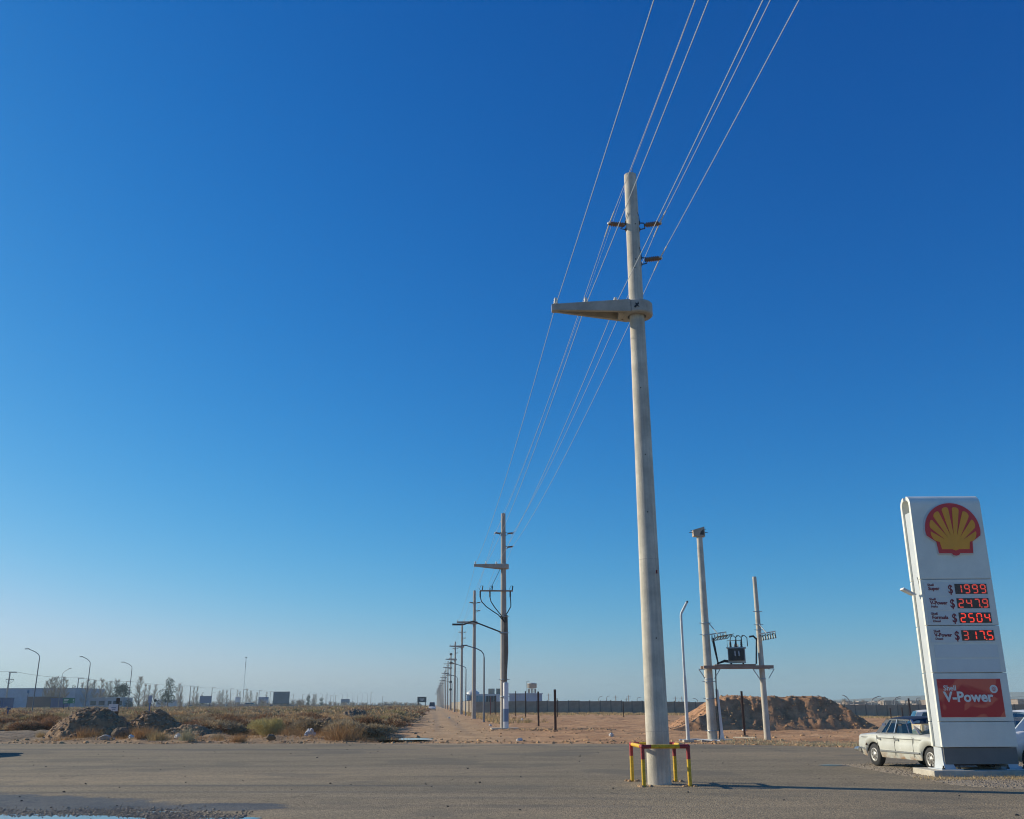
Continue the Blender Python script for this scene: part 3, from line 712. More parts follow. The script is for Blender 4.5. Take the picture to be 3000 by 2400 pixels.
for k in range(9):
    x = .45 + k * (b2.x - b1.x - .9) / 8
    mb = MB(); mb.box((x, 0, zp + .105), (.2, .78, .05)); mb.build('deck_plank', BEAM, pl)
for cx in (0, b2.x - b1.x):
    mb = MB()
    for s in (-1, 1):
        mb.bar((cx + s * .5, -.33, zp - .1), (cx + s * .22, -.28, zp - .52), .035); mb.bar((cx + s * .5, -.34, zp - .1), (cx + s * .2, -.34, zp - .1), .03)
    mb.lathe([(.205 if cx == 0 else .15, -.03), (.21 if cx == 0 else .155, 0), (.205 if cx == 0 else .15, .03)], 18, (cx, 0, zp - .54)); mb.build('beam_bracket', GALV, pl)
def band(cx, z, r): m_ = MB(); m_.lathe([(r, -.025), (r + .012, 0), (r, .025)], 20, (cx, 0, z)); m_.bar((cx - r - .12, -.1, z), (cx + r + .1, -.1, z), .03); m_.build('pole_band', GALV, pl)
def pr(z, first=True): return (.225 + (.14 - .225) * z / h1) if first else (.155 + (.095 - .155) * z / h2)
for py in (1826, 1860): band(0, tp(2070, py).z, pr(tp(2070, py).z) + .004)
for py in (1792, 1831, 1846): band(b2.x - b1.x, tp(2225, py).z, pr(tp(2225, py).z, False) + .004)
for py in (1997, 2047, 2141): band(0, tp(2090, py).z, pr(tp(2090, py).z) + .004)
# two fuse racks on diagonal stays
def fuse_rack(x0, zs, zr, x1, side):
    mb = MB(); mb.bar((x0, -.12, zs), (x1 + .05, -.45, zr + .05), .035); mb.bar((x0 - .05, -.15, zr + .03), (x1 + .45, -.55, zr + .12), .06, .05); fr = mb.build('fuse_rack', GALV, pl)
    for k in range(6):
        t = k / 5; p = Vector((x0 + .1 + (x1 + .42 - x0 - .1) * t, -.2 - .36 * t, zr + .08 * t))
        mb = MB(); mb.tube([p, p + Vector((.0, 0, -.14)), p + Vector((-.02, -.05, -.25))], [.024, .036, .028], 7); mb.box(p + Vector((-.02, -.04, -.26)), (.05, .09, .05)); mb.build('fuse', mk('pale_green_porcelain', (.50, .54, .46), .4, var=.2, scale=20), fr)
        q = p + Vector((.06, -.1, -.16))
        mb = MB(); mb.tube([q + Vector((-.05, 0, -.12)), q + Vector((.12 * side, -.10, .06)), q + Vector((.26 * side, -.16, .10))], [.018, .022, .016], 6); mb.build('fuse_lever', STEEL_D, fr)
fuse_rack(.15, tp(2085, 1826).z, tp(2100, 1862).z, .42, 1)
fuse_rack(b2.x - b1.x + .02, tp(2220, 1831).z, tp(2235, 1860).z, b2.x - b1.x + .2, -1)
z0c = zp + .12
mb = MB(); mb.tube([(.3, -.2, tp(2095, 1870).z), (.36, -.22, z0c + .8), (.46, -.2, z0c + .02)], .032, 8); mb.tube([(.24, -.2, tp(2095, 1870).z), (.33, -.25, z0c + .6), (.44, -.24, z0c + .02)], .025, 8); mb.build('riser_cable', CABLE, pl)
xr = b2.x - b1.x
mb = MB(); mb.tube([(xr - .2, -.25, tp(2220, 1870).z), (xr - .24, -.25, z0c + .8), (xr - .3, -.22, z0c + .02)], .036, 8); mb.tube([(xr - .55, -.3, tp(2220, 1868).z + .02), (xr - .35, -.28, tp(2220, 1868).z + .05), (xr - .2, -.25, tp(2220, 1868).z - .1)], .045, 8); mb.build('riser_cable', CABLE, pl)
mb = MB(); mb.tube([(.42, -.22, z0c + .04), (.75, -.2, z0c + .13), (1.2, -.15, z0c + .1)], .035, 6); mb.tube([(.42, -.12, z0c + .04), (.8, -.1, z0c + .2), (1.2, -.05, z0c + .14)], .035, 6); mb.build('deck_cable', CABLE, pl)
zcv = tp(2100, 2020).z
mb = MB(); mb.add([(.22, -.30, 0), (.52, -.30, 0), (.52, -.12, 0), (.22, -.12, 0), (.30, -.30, .3), (.46, -.30, .3), (.46, -.14, .3), (.30, -.14, .3), (.25, -.27, zcv), (.36, -.27, zcv), (.36, -.14, zcv), (.25, -.14, zcv)],
       [(0, 1, 5, 4), (1, 2, 6, 5), (2, 3, 7, 6), (3, 0, 4, 7), (4, 5, 9, 8), (5, 6, 10, 9), (6, 7, 11, 10), (7, 4, 8, 11), (8, 9, 10, 11)]); mb.build('cable_cover', WHITE_P, pl)
mb = MB(); mb.tube([(.30, -.29, zp - .1), (.27, -.30, zcv + .3), (.25, -.30, zcv - .5), (.28, -.315, .3), (.22, -.33, .02)], .028, 6); mb.build('down_cable', CABLE, pl)
mb = MB(); mb.box((.1, -.1, .02), (1.5, 1.2, .1)); mb.build('concrete_footing', SLAB, pl)
# transformer on the deck
tx0, tx1 = tp(2131, 1930).x - b1.x, tp(2187, 1930).x - b1.x
tr_ = thing('transformer', 'dark finned transformer tank with three bushings on the pole platform', 'transformer', (b1.x + (tx0 + tx1) / 2, YT, zp + .131), R(-14))
TW = (tx1 - tx0) * .88; TD = .62; TH = tp(2160, 1906).z - zp - .10
TRM = mk('transformer_grey_paint', (.50, .54, .52), .5, var=.08, scale=5); TRD = mk('transformer_fin_paint', (.055, .06, .062), .55, var=.15, scale=5)
mb = MB(); mb.box((0, 0, TH / 2 + .06), (TW, TD, TH)); mb.build('tank', TRM, tr_)
for k in range(15):
    x = -TW / 2 + .05 + k * (TW - .1) / 14
    mb = MB(); mb.box((x, -TD / 2 - .07, TH / 2 + .1), (.022, .15, TH * .82)); mb.build('fin', TRD, tr_)
for k in range(2): mb = MB(); mb.box((-.06 + k * .18, -TD / 2 - .155, TH * .72), (.045, .012, TH * .34)); mb.build('name_plate', PALE, tr_)
mb = MB(); mb.box((0, 0, TH + .085), (TW + .1, TD + .1, .05)); lid = mb.build('lid', TRM, tr_)
mb = MB(); mb.box((-.35 * TW, 0, .03), (.08, TD, .06)); mb.box((.35 * TW, 0, .03), (.08, TD, .06)); mb.build('skid', STEEL_D, tr_)
for k in range(3):
    x = -.32 * TW + .32 * TW * k
    mb = MB(); mb.lathe([(.05, 0), (.06, .05), (.04, .08), (.06, .12), (.04, .16), (.055, .2), (.035, .25), (.02, .36), (0, .37)], 10, (x, -.1, TH + .11)); mb.build('bushing', STEEL_D, tr_)
    mb = MB(); mb.tube([(x, -.1, TH + .42), (x + .03, -.1, TH + .6), (x + .16, -.08, TH + .66), (x + .28, -.04, TH + .55), (x + .28, 0, TH + .15)], .02, 6); mb.lathe([(0, -.05), (.05, 0), (0, .05)], 8, (x + .08, -.1, TH + .64)); mb.build('bushing_lead', CABLE, tr_)
for k in range(4): mb = MB(); mb.lathe([(.03, 0), (.035, .08), (.02, .16), (0, .17)], 8, (-.3 * TW + k * .2 * TW, .15, TH + .11)); mb.build('low_voltage_bushing', PORC_W, tr_)
mb = MB(); mb.tube([(-TW / 2, -.2, TH + .1), (-TW / 2, -.2, TH + .42), (TW * .3, -.2, TH + .42)], .014, 5); mb.build('guard_bar', STEEL_D, tr_)

# bare bent lamp post without its lamp, beside the platform
YB = 45.6; q0 = AT(2016, 2166, YB); q1 = AT(2000, 1800, YB); q2 = AT(2020, 1762, YB)
bp_ = thing('bare_lamp_post', 'pale grey steel tube post with bent top and no lamp, left of the transformer', 'lamp post', (q0.x, YB, 0))
mb = MB(); mb.tube([(0, 0, -.1), (0, 0, q1.z * .5)], [.085, .075], 12); mb.tube([(0, 0, q1.z * .5), (0, 0, q1.z - .1), (.02, 0, q1.z + .05), (q2.x - q1.x - .05, 0, q2.z - .05)], .058, 12); mb.build('tube', mk('white_post_paint', (.60, .60, .58), .5, var=.12, scale=5), bp_)
mb = MB(); mb.tube([(q2.x - q1.x - .06, 0, q2.z - .06), (q2.x - q1.x, 0, q2.z)], .05, 10); mb.build('end_cap', STEEL_D, bp_)
mb = MB(); mb.box((0, 0, .03), (.45, .45, .1)); mb.build('footing', SLAB, bp_)

# ================================================================== PRICE SIGN
YS = 23.58                                     # plane of the sign face
def S(px, py): v = AT(px, py, YS); return v.x, v.z
xl, zbot = S(2761, 2189.6); xr_, _ = S(2983.5, 2190.5); ztop = S(2760, 1449)[1]
SX = xl; SW = xr_ - xl
sg = thing('price_sign', 'tall white pylon sign with emblem, red LED prices and red panel', 'sign', (xl, YS, 0))
D = .62; SK = .10                               # depth of the pylon, skin thickness
def sl(px, py): x, z = S(px, py); return x - xl, z
SKZ = [zbot, sl(2753, 2115.8)[1], sl(2737, 1972.6)[1], sl(2716, 1833.6)[1], sl(2693, 1698)[1], ztop]
def skin(front):
    s = -1 if front else 1
    y0 = 0.0 if front else D
    for k in range(5):
        za, zz = SKZ[k] + (.011 if k else 0), SKZ[k + 1]
        mb = MB()
        inn = -s * SK
        if k < 4:
            mb.box((SW / 2, y0 + inn / 2, (za + zz) / 2), (SW, SK, zz - za))
            # flanges returning along the edges
        else:                                    # top panel rolls over at the top
            r = .26; prof = [(y0, za)]
            for q in range(9):
                a = q / 8 * R(82); prof.append((y0 + (-s) * r * (1 - math.cos(a)), zz - r + r * math.sin(a)))
            inner = [(y + (-s) * SK * math.cos(min(1, max(0, (z - (zz - r)) / r)) * R(82)), z - SK * math.sin(min(1, max(0, (z - (zz - r)) / r)) * R(82))) for y, z in prof]
            n = len(prof)
            vs = [(0, y, z) for y, z in prof] + [(0, y, z) for y, z in inner] + [(SW, y, z) for y, z in prof] + [(SW, y, z) for y, z in inner]
            fs = []
            for q in range(n - 1):
                fs += [(q, q + 1, 2 * n + q + 1, 2 * n + q), (n + q, 3 * n + q, 3 * n + q + 1, n + q + 1), (q, n + q, n + q + 1, q + 1), (2 * n + q, 2 * n + q + 1, 3 * n + q + 1, 3 * n + q)]
            fs += [(n - 1, 2 * n - 1, 4 * n - 1, 3 * n - 1), (0, 2 * n, 3 * n, n)]
            mb.add(vs, fs)
        o = mb.build('front_panel' if front else 'rear_panel', WHITE, sg)
        bv = o.modifiers.new('b', 'BEVEL'); bv.width = .012; bv.segments = 2; bv.limit_method = 'ANGLE'
skin(True); skin(False)
mb = MB(); mb.box((SW / 2, D / 2, (zbot + ztop - .42) / 2), (SW - .10, D - 2 * SK - .012, ztop - .42 - zbot)); mb.build('core', PALE, sg)
zpl = sl(2769, 2240)[1]
for yy in (.065, D - .065):
    mb = MB(); mb.box((SW / 2 + .01, yy, (zpl + zbot - .012) / 2), (SW - .06, .03, zbot - .012 - zpl)); mb.build('plinth_panel', GREYB, sg)
SLZ = .158
for fx in (.12, SW - .16):
    mb = MB(); zt0 = zbot - .012
    w0 = .11
    mb.add([(fx - w0 - .01, .02, SLZ + .02), (fx + w0 + .04, .02, SLZ + .02), (fx + w0 + .04, D - .02, SLZ + .02), (fx - w0 - .01, D - .02, SLZ + .02), (fx - w0, .09, SLZ + .2), (fx + w0 - .02, .09, SLZ + .2), (fx + w0 - .02, D - .09, SLZ + .2), (fx - w0, D - .09, SLZ + .2), (fx - w0, .095, zt0), (fx + w0 - .03, .095, zt0), (fx + w0 - .03, D - .095, zt0), (fx - w0, D - .095, zt0)],
           [(0, 1, 5, 4), (1, 2, 6, 5), (2, 3, 7, 6), (3, 0, 4, 7), (4, 5, 9, 8), (5, 6, 10, 9), (6, 7, 11, 10), (7, 4, 8, 11), (0, 3, 2, 1)])
    leg = mb.build('foot', PALE, sg)
    mb = MB(); mb.box((fx + .02, D / 2, SLZ + .011), (.5, D + .16, .02)); mb.build('base_plate', PALE, leg)
    for bx2 in (-.17, .2):
        for by in (-.03, D + .03):
            mb = MB(); mb.tube([(fx + bx2, by, SLZ), (fx + bx2, by, SLZ + .10)], .018, 8); mb.lathe([(.034, .02), (.034, .055)], 6, (fx + bx2, by, SLZ)); mb.build('anchor_bolt', STEEL_D, leg)
# small floodlight on the left edge
fl = [sl(2661, 1722), sl(2690, 1738)]
mb = MB(); zf = fl[1][1]
mb.bar((-.02, .30, zf), (-.14, .28, zf + .02), .04); lb_ = mb.build('floodlight_bracket', PALE, sg)
mb = MB(); mb.box((-.26, .22, zf + .06), (.30, .22, .05), m=Matrix.Rotation(R(28), 3, 'Y')); mb.build('floodlight', WHITE_P, lb_)
mb = MB(); mb.tube([(.02, .12, zf + .05), (.015, .14, zf + .3), (.02, .2, zf + .42)], .008, 5); mb.build('floodlight_cable', CABLE, sg)

# scallop emblem
RED_S = mk('sign_red', (.72, .03, .03), .35, var=.06, scale=3); YEL_S = mk('sign_yellow', (.95, .37, .012), .35, var=.07, scale=3)
ex, ez = sl(2789, 1553); EH = (sl(2863.5, 1555)[0] - sl(2704, 1552)[0]) / 2
def outline(k, off=0.0):
    pts = []
    for q in range(49):
        a = R(-14 + (208) * q / 48)
        pts.append(((1.0 - off) * math.cos(a) * (1.0 if math.sin(a) > 0 else 1.01), (.97 - off) * math.sin(a) + .02))
    return pts
def emb(u, v, d): return (ex + u * EH, -d, ez + v * EH)
def full(off):
    p = outline(0, off)
    low = [(-.66 + off * .85, -.44 + off * .25), (-.62 + off * .9, -.86 + off * .95), (-.15 + off * .3, -.86 + off * .95), (-.10 + off * .3, -.93 + off * 1.0), (.0, -.955 + off), (.10 - off * .3, -.93 + off), (.15 - off * .3, -.86 + off * .95), (.62 - off * .9, -.86 + off * .95), (.66 - off * .85, -.44 + off * .25)]
    return p + low
mb = MB(); mb.prism([(u * 1.045, v * 1.045) for u, v in full(0)], emb, .004, .03); em = mb.build('emblem', WHITE_P, sg)
mb = MB(); mb.prism(full(0), emb, .034, .05); mb.build('emblem_border', RED_S, em)
FX, FY = 0.0, -.62
angs = [R(a) for a in (17, 37, 56.5, 74, 90, 106, 123.5, 143, 163)]
def rim(a, off=.15):                             # distance from the focus to the inner rim along angle a
    lo, hi = .2, 2.4
    for _ in range(40):
        mid_ = (lo + hi) / 2; u, v = FX + mid_ * math.cos(a), FY + mid_ * math.sin(a)
        inside = (u / (1 - off)) ** 2 + ((v - .02) / (.97 - off)) ** 2 < 1
        if inside: lo = mid_
        else: hi = mid_
    return lo
for q in range(8):
    a0, a1 = angs[q], angs[q + 1]; r0 = .40
    g0 = .05 if 0 < q else 0.0; g1 = .05 if q < 7 else 0.0
    pts = [(FX + r0 * math.cos(a0), FY + r0 * math.sin(a0))]
    for s_ in range(9):
        a = a0 + (a1 - a0) * s_ / 8; rr = rim(a); w = math.sin(math.pi * s_ / 8)
        a_ = a0 + g0 / 1.0 + (a1 - a0 - g0 - g1) * s_ / 8
        rr = rim(a_) * (.965 + .045 * w ** .5)
        pts.append((FX + rr * math.cos(a_), FY + rr * math.sin(a_)))
    pts.append((FX + r0 * math.cos(a1), FY + r0 * math.sin(a1)))
    mb = MB(); mb.prism(pts, emb, .052, .06); mb.build('emblem_flute', YEL_S, em)
base = [(FX + .40 * math.cos(R(a)), FY + .40 * math.sin(R(a))) for a in np.linspace(17, 163, 15)] + [(-.56, -.40), (-.50, -.72), (-.12, -.72), (0, -.77), (.12, -.72), (.50, -.72), (.56, -.40)]
mb = MB(); mb.prism(base, emb, .0515, .0595); mb.build('emblem_base', YEL_S, em)

# price rows
LED_BG = mk('led_window', (.07, .028, .02), .25, var=.3, scale=9); LED = emit('led_red', (1.0, .06, .03), .85); LED_DIM = emit('led_red_dim', (1.0, .10, .06), .42)  # window base colour carries the dim red glow of the LEDs
TXT = mk('sign_lettering', (.24, .018, .03), .5); STRIP = mk('price_strip', (.74, .75, .70), .5, var=.04, scale=2)
SEG = {'0': 'abcdef', '1': 'bc', '2': 'abged', '3': 'abgcd', '4': 'fgbc', '5': 'afgcd', '7': 'abc', '9': 'abcdfg'}
rows = [((2819, 1711), (2904, 1740), '199.9', ('', 'Super', ''), 'Super', (2713, 1716), LED_DIM, 0), ((2825, 1753), (2910, 1782), '247.9', 0, 0, (2720, 1758), LED_DIM, 1),
        ((2831, 1795), (2917, 1825), '2504', 0, 0, (2726, 1800), LED, 0), ((2838, 1846.6), (2924, 1876.7), '317.5', 0, 0, (2732, 1852), LED, 1)]
names = [('Shell', 'Super', ''), ('Shell', 'V-Power', 'Nafta'), ('Shell', 'Formula', 'Diesel'), ('Shell', 'V-Power', 'Diesel')]
for rI, (p0, p1, num, _a, _b2, tpx, lm, dot) in enumerate(rows):
    x0, z1 = sl(*p0); x1, z0 = sl(*p1); x0 = x0 + .03
    zc_ = (z0 + z1) / 2; hgt = z1 - z0; wid = .79
    x0 = SW - .17 - wid
    mb = MB(); mb.box((SW / 2 - .05, -.004, zc_), (SW * .86, .008, hgt + .09)); strip = mb.build('price_strip', STRIP, sg)
    mb = MB(); mb.box((x0 + wid / 2, -.012, zc_), (wid, .008, hgt)); win = mb.build('led_window', LED_BG, strip)
    digs = num.replace('.', ''); cw = wid / 4
    for d_, ch in enumerate(digs):
        cx = x0 + cw * (d_ + .5); w, h, th = cw * .56, hgt * .78, .026
        seg = {'a': (0, h / 2, w, th), 'g': (0, 0, w, th), 'd': (0, -h / 2, w, th), 'f': (-w / 2, h / 4, th, h / 2), 'b': (w / 2, h / 4, th, h / 2), 'e': (-w / 2, -h / 4, th, h / 2), 'c': (w / 2, -h / 4, th, h / 2)}
        mb = MB()
        for s_ in SEG[ch]:
            u, v, a, b_ = seg[s_]; mb.box((cx + u, -.019 - (.001 if s_ in 'agd' else 0), zc_ + v), (a - (.02 if a > b_ else 0), .004, b_ - (.02 if b_ > a else 0)))
        if dot and d_ == 2: mb.box((cx + cw * .5, -.0195, zc_ - h / 2), (.026, .004, .026))
        mb.build('led_digit', lm if not (rI == 3 and d_ < 1) else LED_DIM, win)
    text('dollar_sign', '$', .30, TXT, strip, (x0 - .175, -.012, zc_ - .105), bold=.004, sx=.75)
    tx_ = .16
    a, b_, c_ = names[rI]
    text('lettering', a, .085, TXT, strip, (tx_, -.012, zc_ + .075), bold=.001)
    text('lettering', b_, .118, TXT, strip, (tx_ + .01, -.012, zc_ - .025), bold=.003)
    if c_: text('lettering', c_, .075, TXT, strip, (tx_ + .02, -.012, zc_ - .10), bold=.0008)
for py in (1908, 1951):
    zc_ = sl(2840, py)[1]; mb = MB(); mb.box((SW / 2, -.004, zc_), (SW * .86, .008, .30)); mb.build('blank_price_strip', STRIP, sg)
# red panel
rz0, rz1 = sl(2800, 2101.4)[1], sl(2800, 1989.5)[1]; rx0, rx1 = .055 + .02, SW - .19
rp_m = bpy.data.materials.new('red_print'); rp_m.use_nodes = True; nt = rp_m.node_tree; b = nt.nodes['Principled BSDF']; b.inputs['Roughness'].default_value = .3
tc = nt.nodes.new('ShaderNodeTexCoord'); n_ = nt.nodes.new('ShaderNodeTexNoise'); n_.inputs['Scale'].default_value = 1.15; n_.inputs['Detail'].default_value = 1.5; n_.inputs['Distortion'].default_value = 2.2
nt.links.new(tc.outputs['Object'], n_.inputs['Vector']); rr_ = nt.nodes.new('ShaderNodeValToRGB')
rr_.color_ramp.elements[0].position = .5; rr_.color_ramp.elements[0].color = (.60, .018, .022, 1); rr_.color_ramp.elements[1].position = .56; rr_.color_ramp.elements[1].color = (.78, .13, .07, 1)
nt.links.new(n_.outputs['Fac'], rr_.inputs[0]); nt.links.new(rr_.outputs[0], b.inputs['Base Color'])
mb = MB(); mb.box(((rx0 + rx1) / 2, -.006, (rz0 + rz1) / 2), (rx1 - rx0, .012, rz1 - rz0)); rp = mb.build('advert_panel', rp_m, sg)
WT = mk('white_lettering', (.86, .84, .76), .5)
text('lettering', 'Shell', .165, WT, rp, (rx0 + .13, -.014, rz0 + (rz1 - rz0) * .70), bold=.003)
text('lettering', 'V-Power', .325, WT, rp, (rx0 + .12, -.016, rz0 + (rz1 - rz0) * .405), bold=.010, ext=.008)
cx_, cz_ = rx1 - .19, rz0 + (rz1 - rz0) * .73
mb = MB(); mb.prism([(.095 * math.cos(R(a)), .095 * math.sin(R(a))) for a in range(0, 360, 15)], lambda u, v, d: (cx_ + u, -d, cz_ + v), .012, .018); rb = mb.build('round_badge', WT, rp)
for k in range(10):
    a = 2 * math.pi * k / 10; mb = MB()
    mb.prism([(.012 * math.cos(a), .012 * math.sin(a)), (.038 * math.cos(a - .2), .038 * math.sin(a - .2)), (.066 * math.cos(a), .066 * math.sin(a)), (.038 * math.cos(a + .2), .038 * math.sin(a + .2))], lambda u, v, d: (cx_ + u, -d, cz_ + v), .019, .022); mb.build('badge_ray', RED_S, rb)
# the slab it stands on
sf, sb = G(2739, 2279.5), G(2677, 2269)
sb_o = thing('sign_slab', 'low concrete slab on gravel under the price sign', 'slab', (sf.x, sf.y, 0))
mb = MB(); mb.box((2.2, .62, .078 - .05), (4.4, 1.24, .156 + .1)); o = mb.build('slab', SLAB, sb_o); bv = o.modifiers.new('b', 'BEVEL'); bv.width = .02; bv.segments = 2
mb = MB(); mb.box((2.0, .5, .16), (.5, .3, .12)); mb.build('conduit_box', PALE, sb_o)

# ================================================================== VEHICLES
GL = glass_mat('car_glass', (.55, .68, .74), .06); INT = mk('car_interior', (.035, .035, .04), .8); INT_B = mk('blue_seat_cover', (.05, .08, .17), .85, var=.3, scale=6)
def lerp_list(x, tab):
    return float(np.interp(x, [a for a, _ in tab], [b for _, b in tab]))
def car(name, label, loc, heading, paint, s=1.0, Ln=4.6, Wd=1.76, sill=.27, belt=.93, top=None, gh=None, roof_m=None, wheels=(-1.32, 1.46), wr=.315, trim=True, glass=None, interior=True, group=None, boxy=.0):
    """x forward, y left. top: hood/deck line z(x); gh: greenhouse (rear base, rear top, front top, front base, roof z)."""
    t = thing(name, label, 'car', loc, heading, group); t.scale = (s, s, s)
    x0, x1 = -Ln / 2, Ln / 2
    arch = wr + .075
    def zb_(x):
        z = sill + .10 * max(0, (abs(x) - Ln * .40) / (Ln * .1))
        for w in wheels:
            d = abs(x - w)
            if d < arch: z = max(z, wr + math.sqrt(arch * arch - d * d) * .92)
        return z
    xs_ = sorted(set([x0 + Ln * k / 110 for k in range(111)] + [w + sgn * (arch - 1e-3) for w in wheels for sgn in (-1, 1)]))
    def plan(x):
        e = max(0, (abs(x) - Ln * .33) / (Ln * .17)); return (Wd / 2) * (1 - .13 * e ** 2.2)
    secs = []
    for x in xs_:
        hw = plan(x); zt = lerp_list(x, top); zb0 = zb_(x); e = max(0, (abs(x) - (Ln / 2 - .12)) / .12)
        pts = []
        for f, y, z in ((0, .93, zb0), (.18, .975, None), (.42, 1.0, None), (.62, .995, None), (.72, .965, None), (.80, .975, None), (.93, .94, None), (.985, .885, None), (1.0, .80, None)):
            zz = zb0 + (zt - zb0) * f if z is None else z
            pts.append((x - math.copysign(1, x) * .05 * e * (abs(f - .5) * 2) ** 2, hw * y * (1 - .05 * e), zz))
        pts.append((x, hw * .4, zt + .03)); pts.append((x, 0, zt + .04))
        secs.append(pts)
    k = len(secs[0]); mb = MB()
    for sgn in (1, -1):
        vs = [(a, b_ * sgn, c_) for p in secs for a, b_, c_ in p]
        fs = []
        for i_ in range(len(secs) - 1):
            xm = (xs_[i_] + xs_[i_ + 1]) / 2
            for j in range(k - 1):
                if j >= 8 and gh[0] + .05 < xm < gh[3] - .05: continue        # open cabin
                q = (i_ * k + j, (i_ + 1) * k + j, (i_ + 1) * k + j + 1, i_ * k + j + 1)
                fs.append(q if sgn > 0 else q[::-1])
        mb.add(vs, fs, True)
    for i_, d in ((0, 1), (len(secs) - 1, -1)):
        p = secs[i_]; loop = [(a, b_, c_) for a, b_, c_ in p] + [(a, -b_, c_) for a, b_, c_ in p[::-1][1:]]
        mb.add(loop, [tuple(range(len(loop)))[::d]])
    mb.build('body', paint, t)
    mb = MB()
    mb.box((0, 0, sill + .12), (Ln * .86, Wd * .55, .2))
    for w in wheels: mb.box((w, 0, wr + .13), (arch * 1.9, Wd * .86, arch * .9))
    mb.box((( gh[0] + gh[3]) / 2, 0, sill + .16), (gh[3] - gh[0], Wd * .86, .1)); mb.build('underbody', INT, t)
    rb, rt, ft, fb, zr = gh; hb = Wd / 2 * .82; hr = Wd / 2 * .66
    def zt(x): return lerp_list(x, top)
    RM = roof_m or paint
    # roof
    mb = MB(); n1, n2 = 10, 8; vs = []
    for a in range(n1 + 1):
        u = a / n1; x = rt + (ft - rt) * u
        for b_ in range(n2 + 1):
            v = b_ / n2 * 2 - 1
            vs.append((x, v * hr * (1 - .06 * (2 * u - 1) ** 2), zr - .05 * (2 * u - 1) ** 4 - .045 * v ** 4 - .02 * v * v))
    m_ = len(vs); vs += [(a, b_, c_ - .035) for a, b_, c_ in vs]
    fs = [(a * (n2 + 1) + b_, (a + 1) * (n2 + 1) + b_, (a + 1) * (n2 + 1) + b_ + 1, a * (n2 + 1) + b_ + 1) for a in range(n1) for b_ in range(n2)]
    mb.add(vs, fs + [tuple(q + m_ for q in f[::-1]) for f in fs], True)
    for a in range(n1):
        for b_ in (0, n2):
            i1, i2 = a * (n2 + 1) + b_, (a + 1) * (n2 + 1) + b_; mb.f.append((i1, i2, i2 + m_, i1 + m_)); mb.s.append(False)
    mb.build('roof', RM, t)
    zrr = zr - .10
    C = {}
    for sgn in (1, -1):
        P = lambda x, base_: Vector((x, sgn * (hb if base_ else hr), zt(x) if base_ else zrr))
        mid = (rb + fb) / 2 - .08
        quad = [(rb + .22, rt + .16), (mid - .03, mid - .03), (mid + .03, mid + .03), (fb - .12, ft - .06)]
        RB, RT, FT, FB = P(rb, True), P(rt, False), P(ft, False), P(fb, True)
        pm = MB(); pm.bar(FB, FT, .05, .06); pm.build('windscreen_pillar', CHROME if trim else paint, t)
        pm = MB(); pm.bar(P(mid, True), P(mid, False), .035, .07); pm.build('door_pillar', CHROME if trim else INT, t)
        pm = MB(); pm.add([RB, P(rb + .30, True), P(rt + .22, False), RT] + [v - Vector((0, sgn * .05, 0)) for v in (RB, P(rb + .30, True), P(rt + .22, False), RT)], [(0, 1, 2, 3), (7, 6, 5, 4), (0, 4, 5, 1), (1, 5, 6, 2), (2, 6, 7, 3), (3, 7, 4, 0)]); pm.build('rear_pillar', RM, t)
        for a, b_ in ((rb + .30, mid - .03), (mid + .03, fb - .06)):
            at_ = rt + .22 if a < mid - .1 else mid + .03; bt_ = mid - .03 if b_ < mid else ft - .05
            pm = MB(); pm.add([P(a, True), P(b_, True), P(bt_, False), P(at_, False)], [(0, 1, 2, 3)]); pm.build('side_window', glass or GL, t)
            if trim:
                pm = MB(); pm.bar(P(a, True) + Vector((0, sgn * .012, .012)), P(b_, True) + Vector((0, sgn * .012, .012)), .02); pm.bar(P(at_, False) + Vector((0, sgn * .012, 0)), P(bt_, False) + Vector((0, sgn * .012, 0)), .02)
                vx = b_ - .42 if b_ > mid else a + .28
                pm.bar(P(vx, True) + Vector((0, sgn * .006, 0)), P((vx - a) / (b_ - a) * (bt_ - at_) + at_, False) + Vector((0, sgn * .006, 0)), .02); pm.build('window_trim', CHROME, t)
    for (xb_, xt_, nm) in ((fb, ft, 'windscreen'), (rb, rt, 'rear_window')):
        pm = MB(); pm.add([(xb_, hb - .03, zt(xb_) + .01), (xb_, -hb + .03, zt(xb_) + .01), (xt_, -hr + .02, zrr + .04), (xt_, hr - .02, zrr + .04)], [(3, 2, 1, 0) if nm == 'windscreen' else (0, 1, 2, 3)]); pm.build(nm, glass or GL, t)
    if interior:
        for sx_ in (-.72, .12):
            for sy in (-.38, .38):
                pm = MB(); pm.box((sx_, sy, .62), (.5, .56, .2)); pm.box((sx_ - .24, sy, .92), (.16, .54, .55)); pm.build('seat', INT_B if trim and sx_ < 0 else INT, t)
        pm = MB(); pm.box((fb - .22, 0, belt - .06), (.34, Wd * .78, .14)); pm.build('dashboard', INT, t)
    TY = BLACK
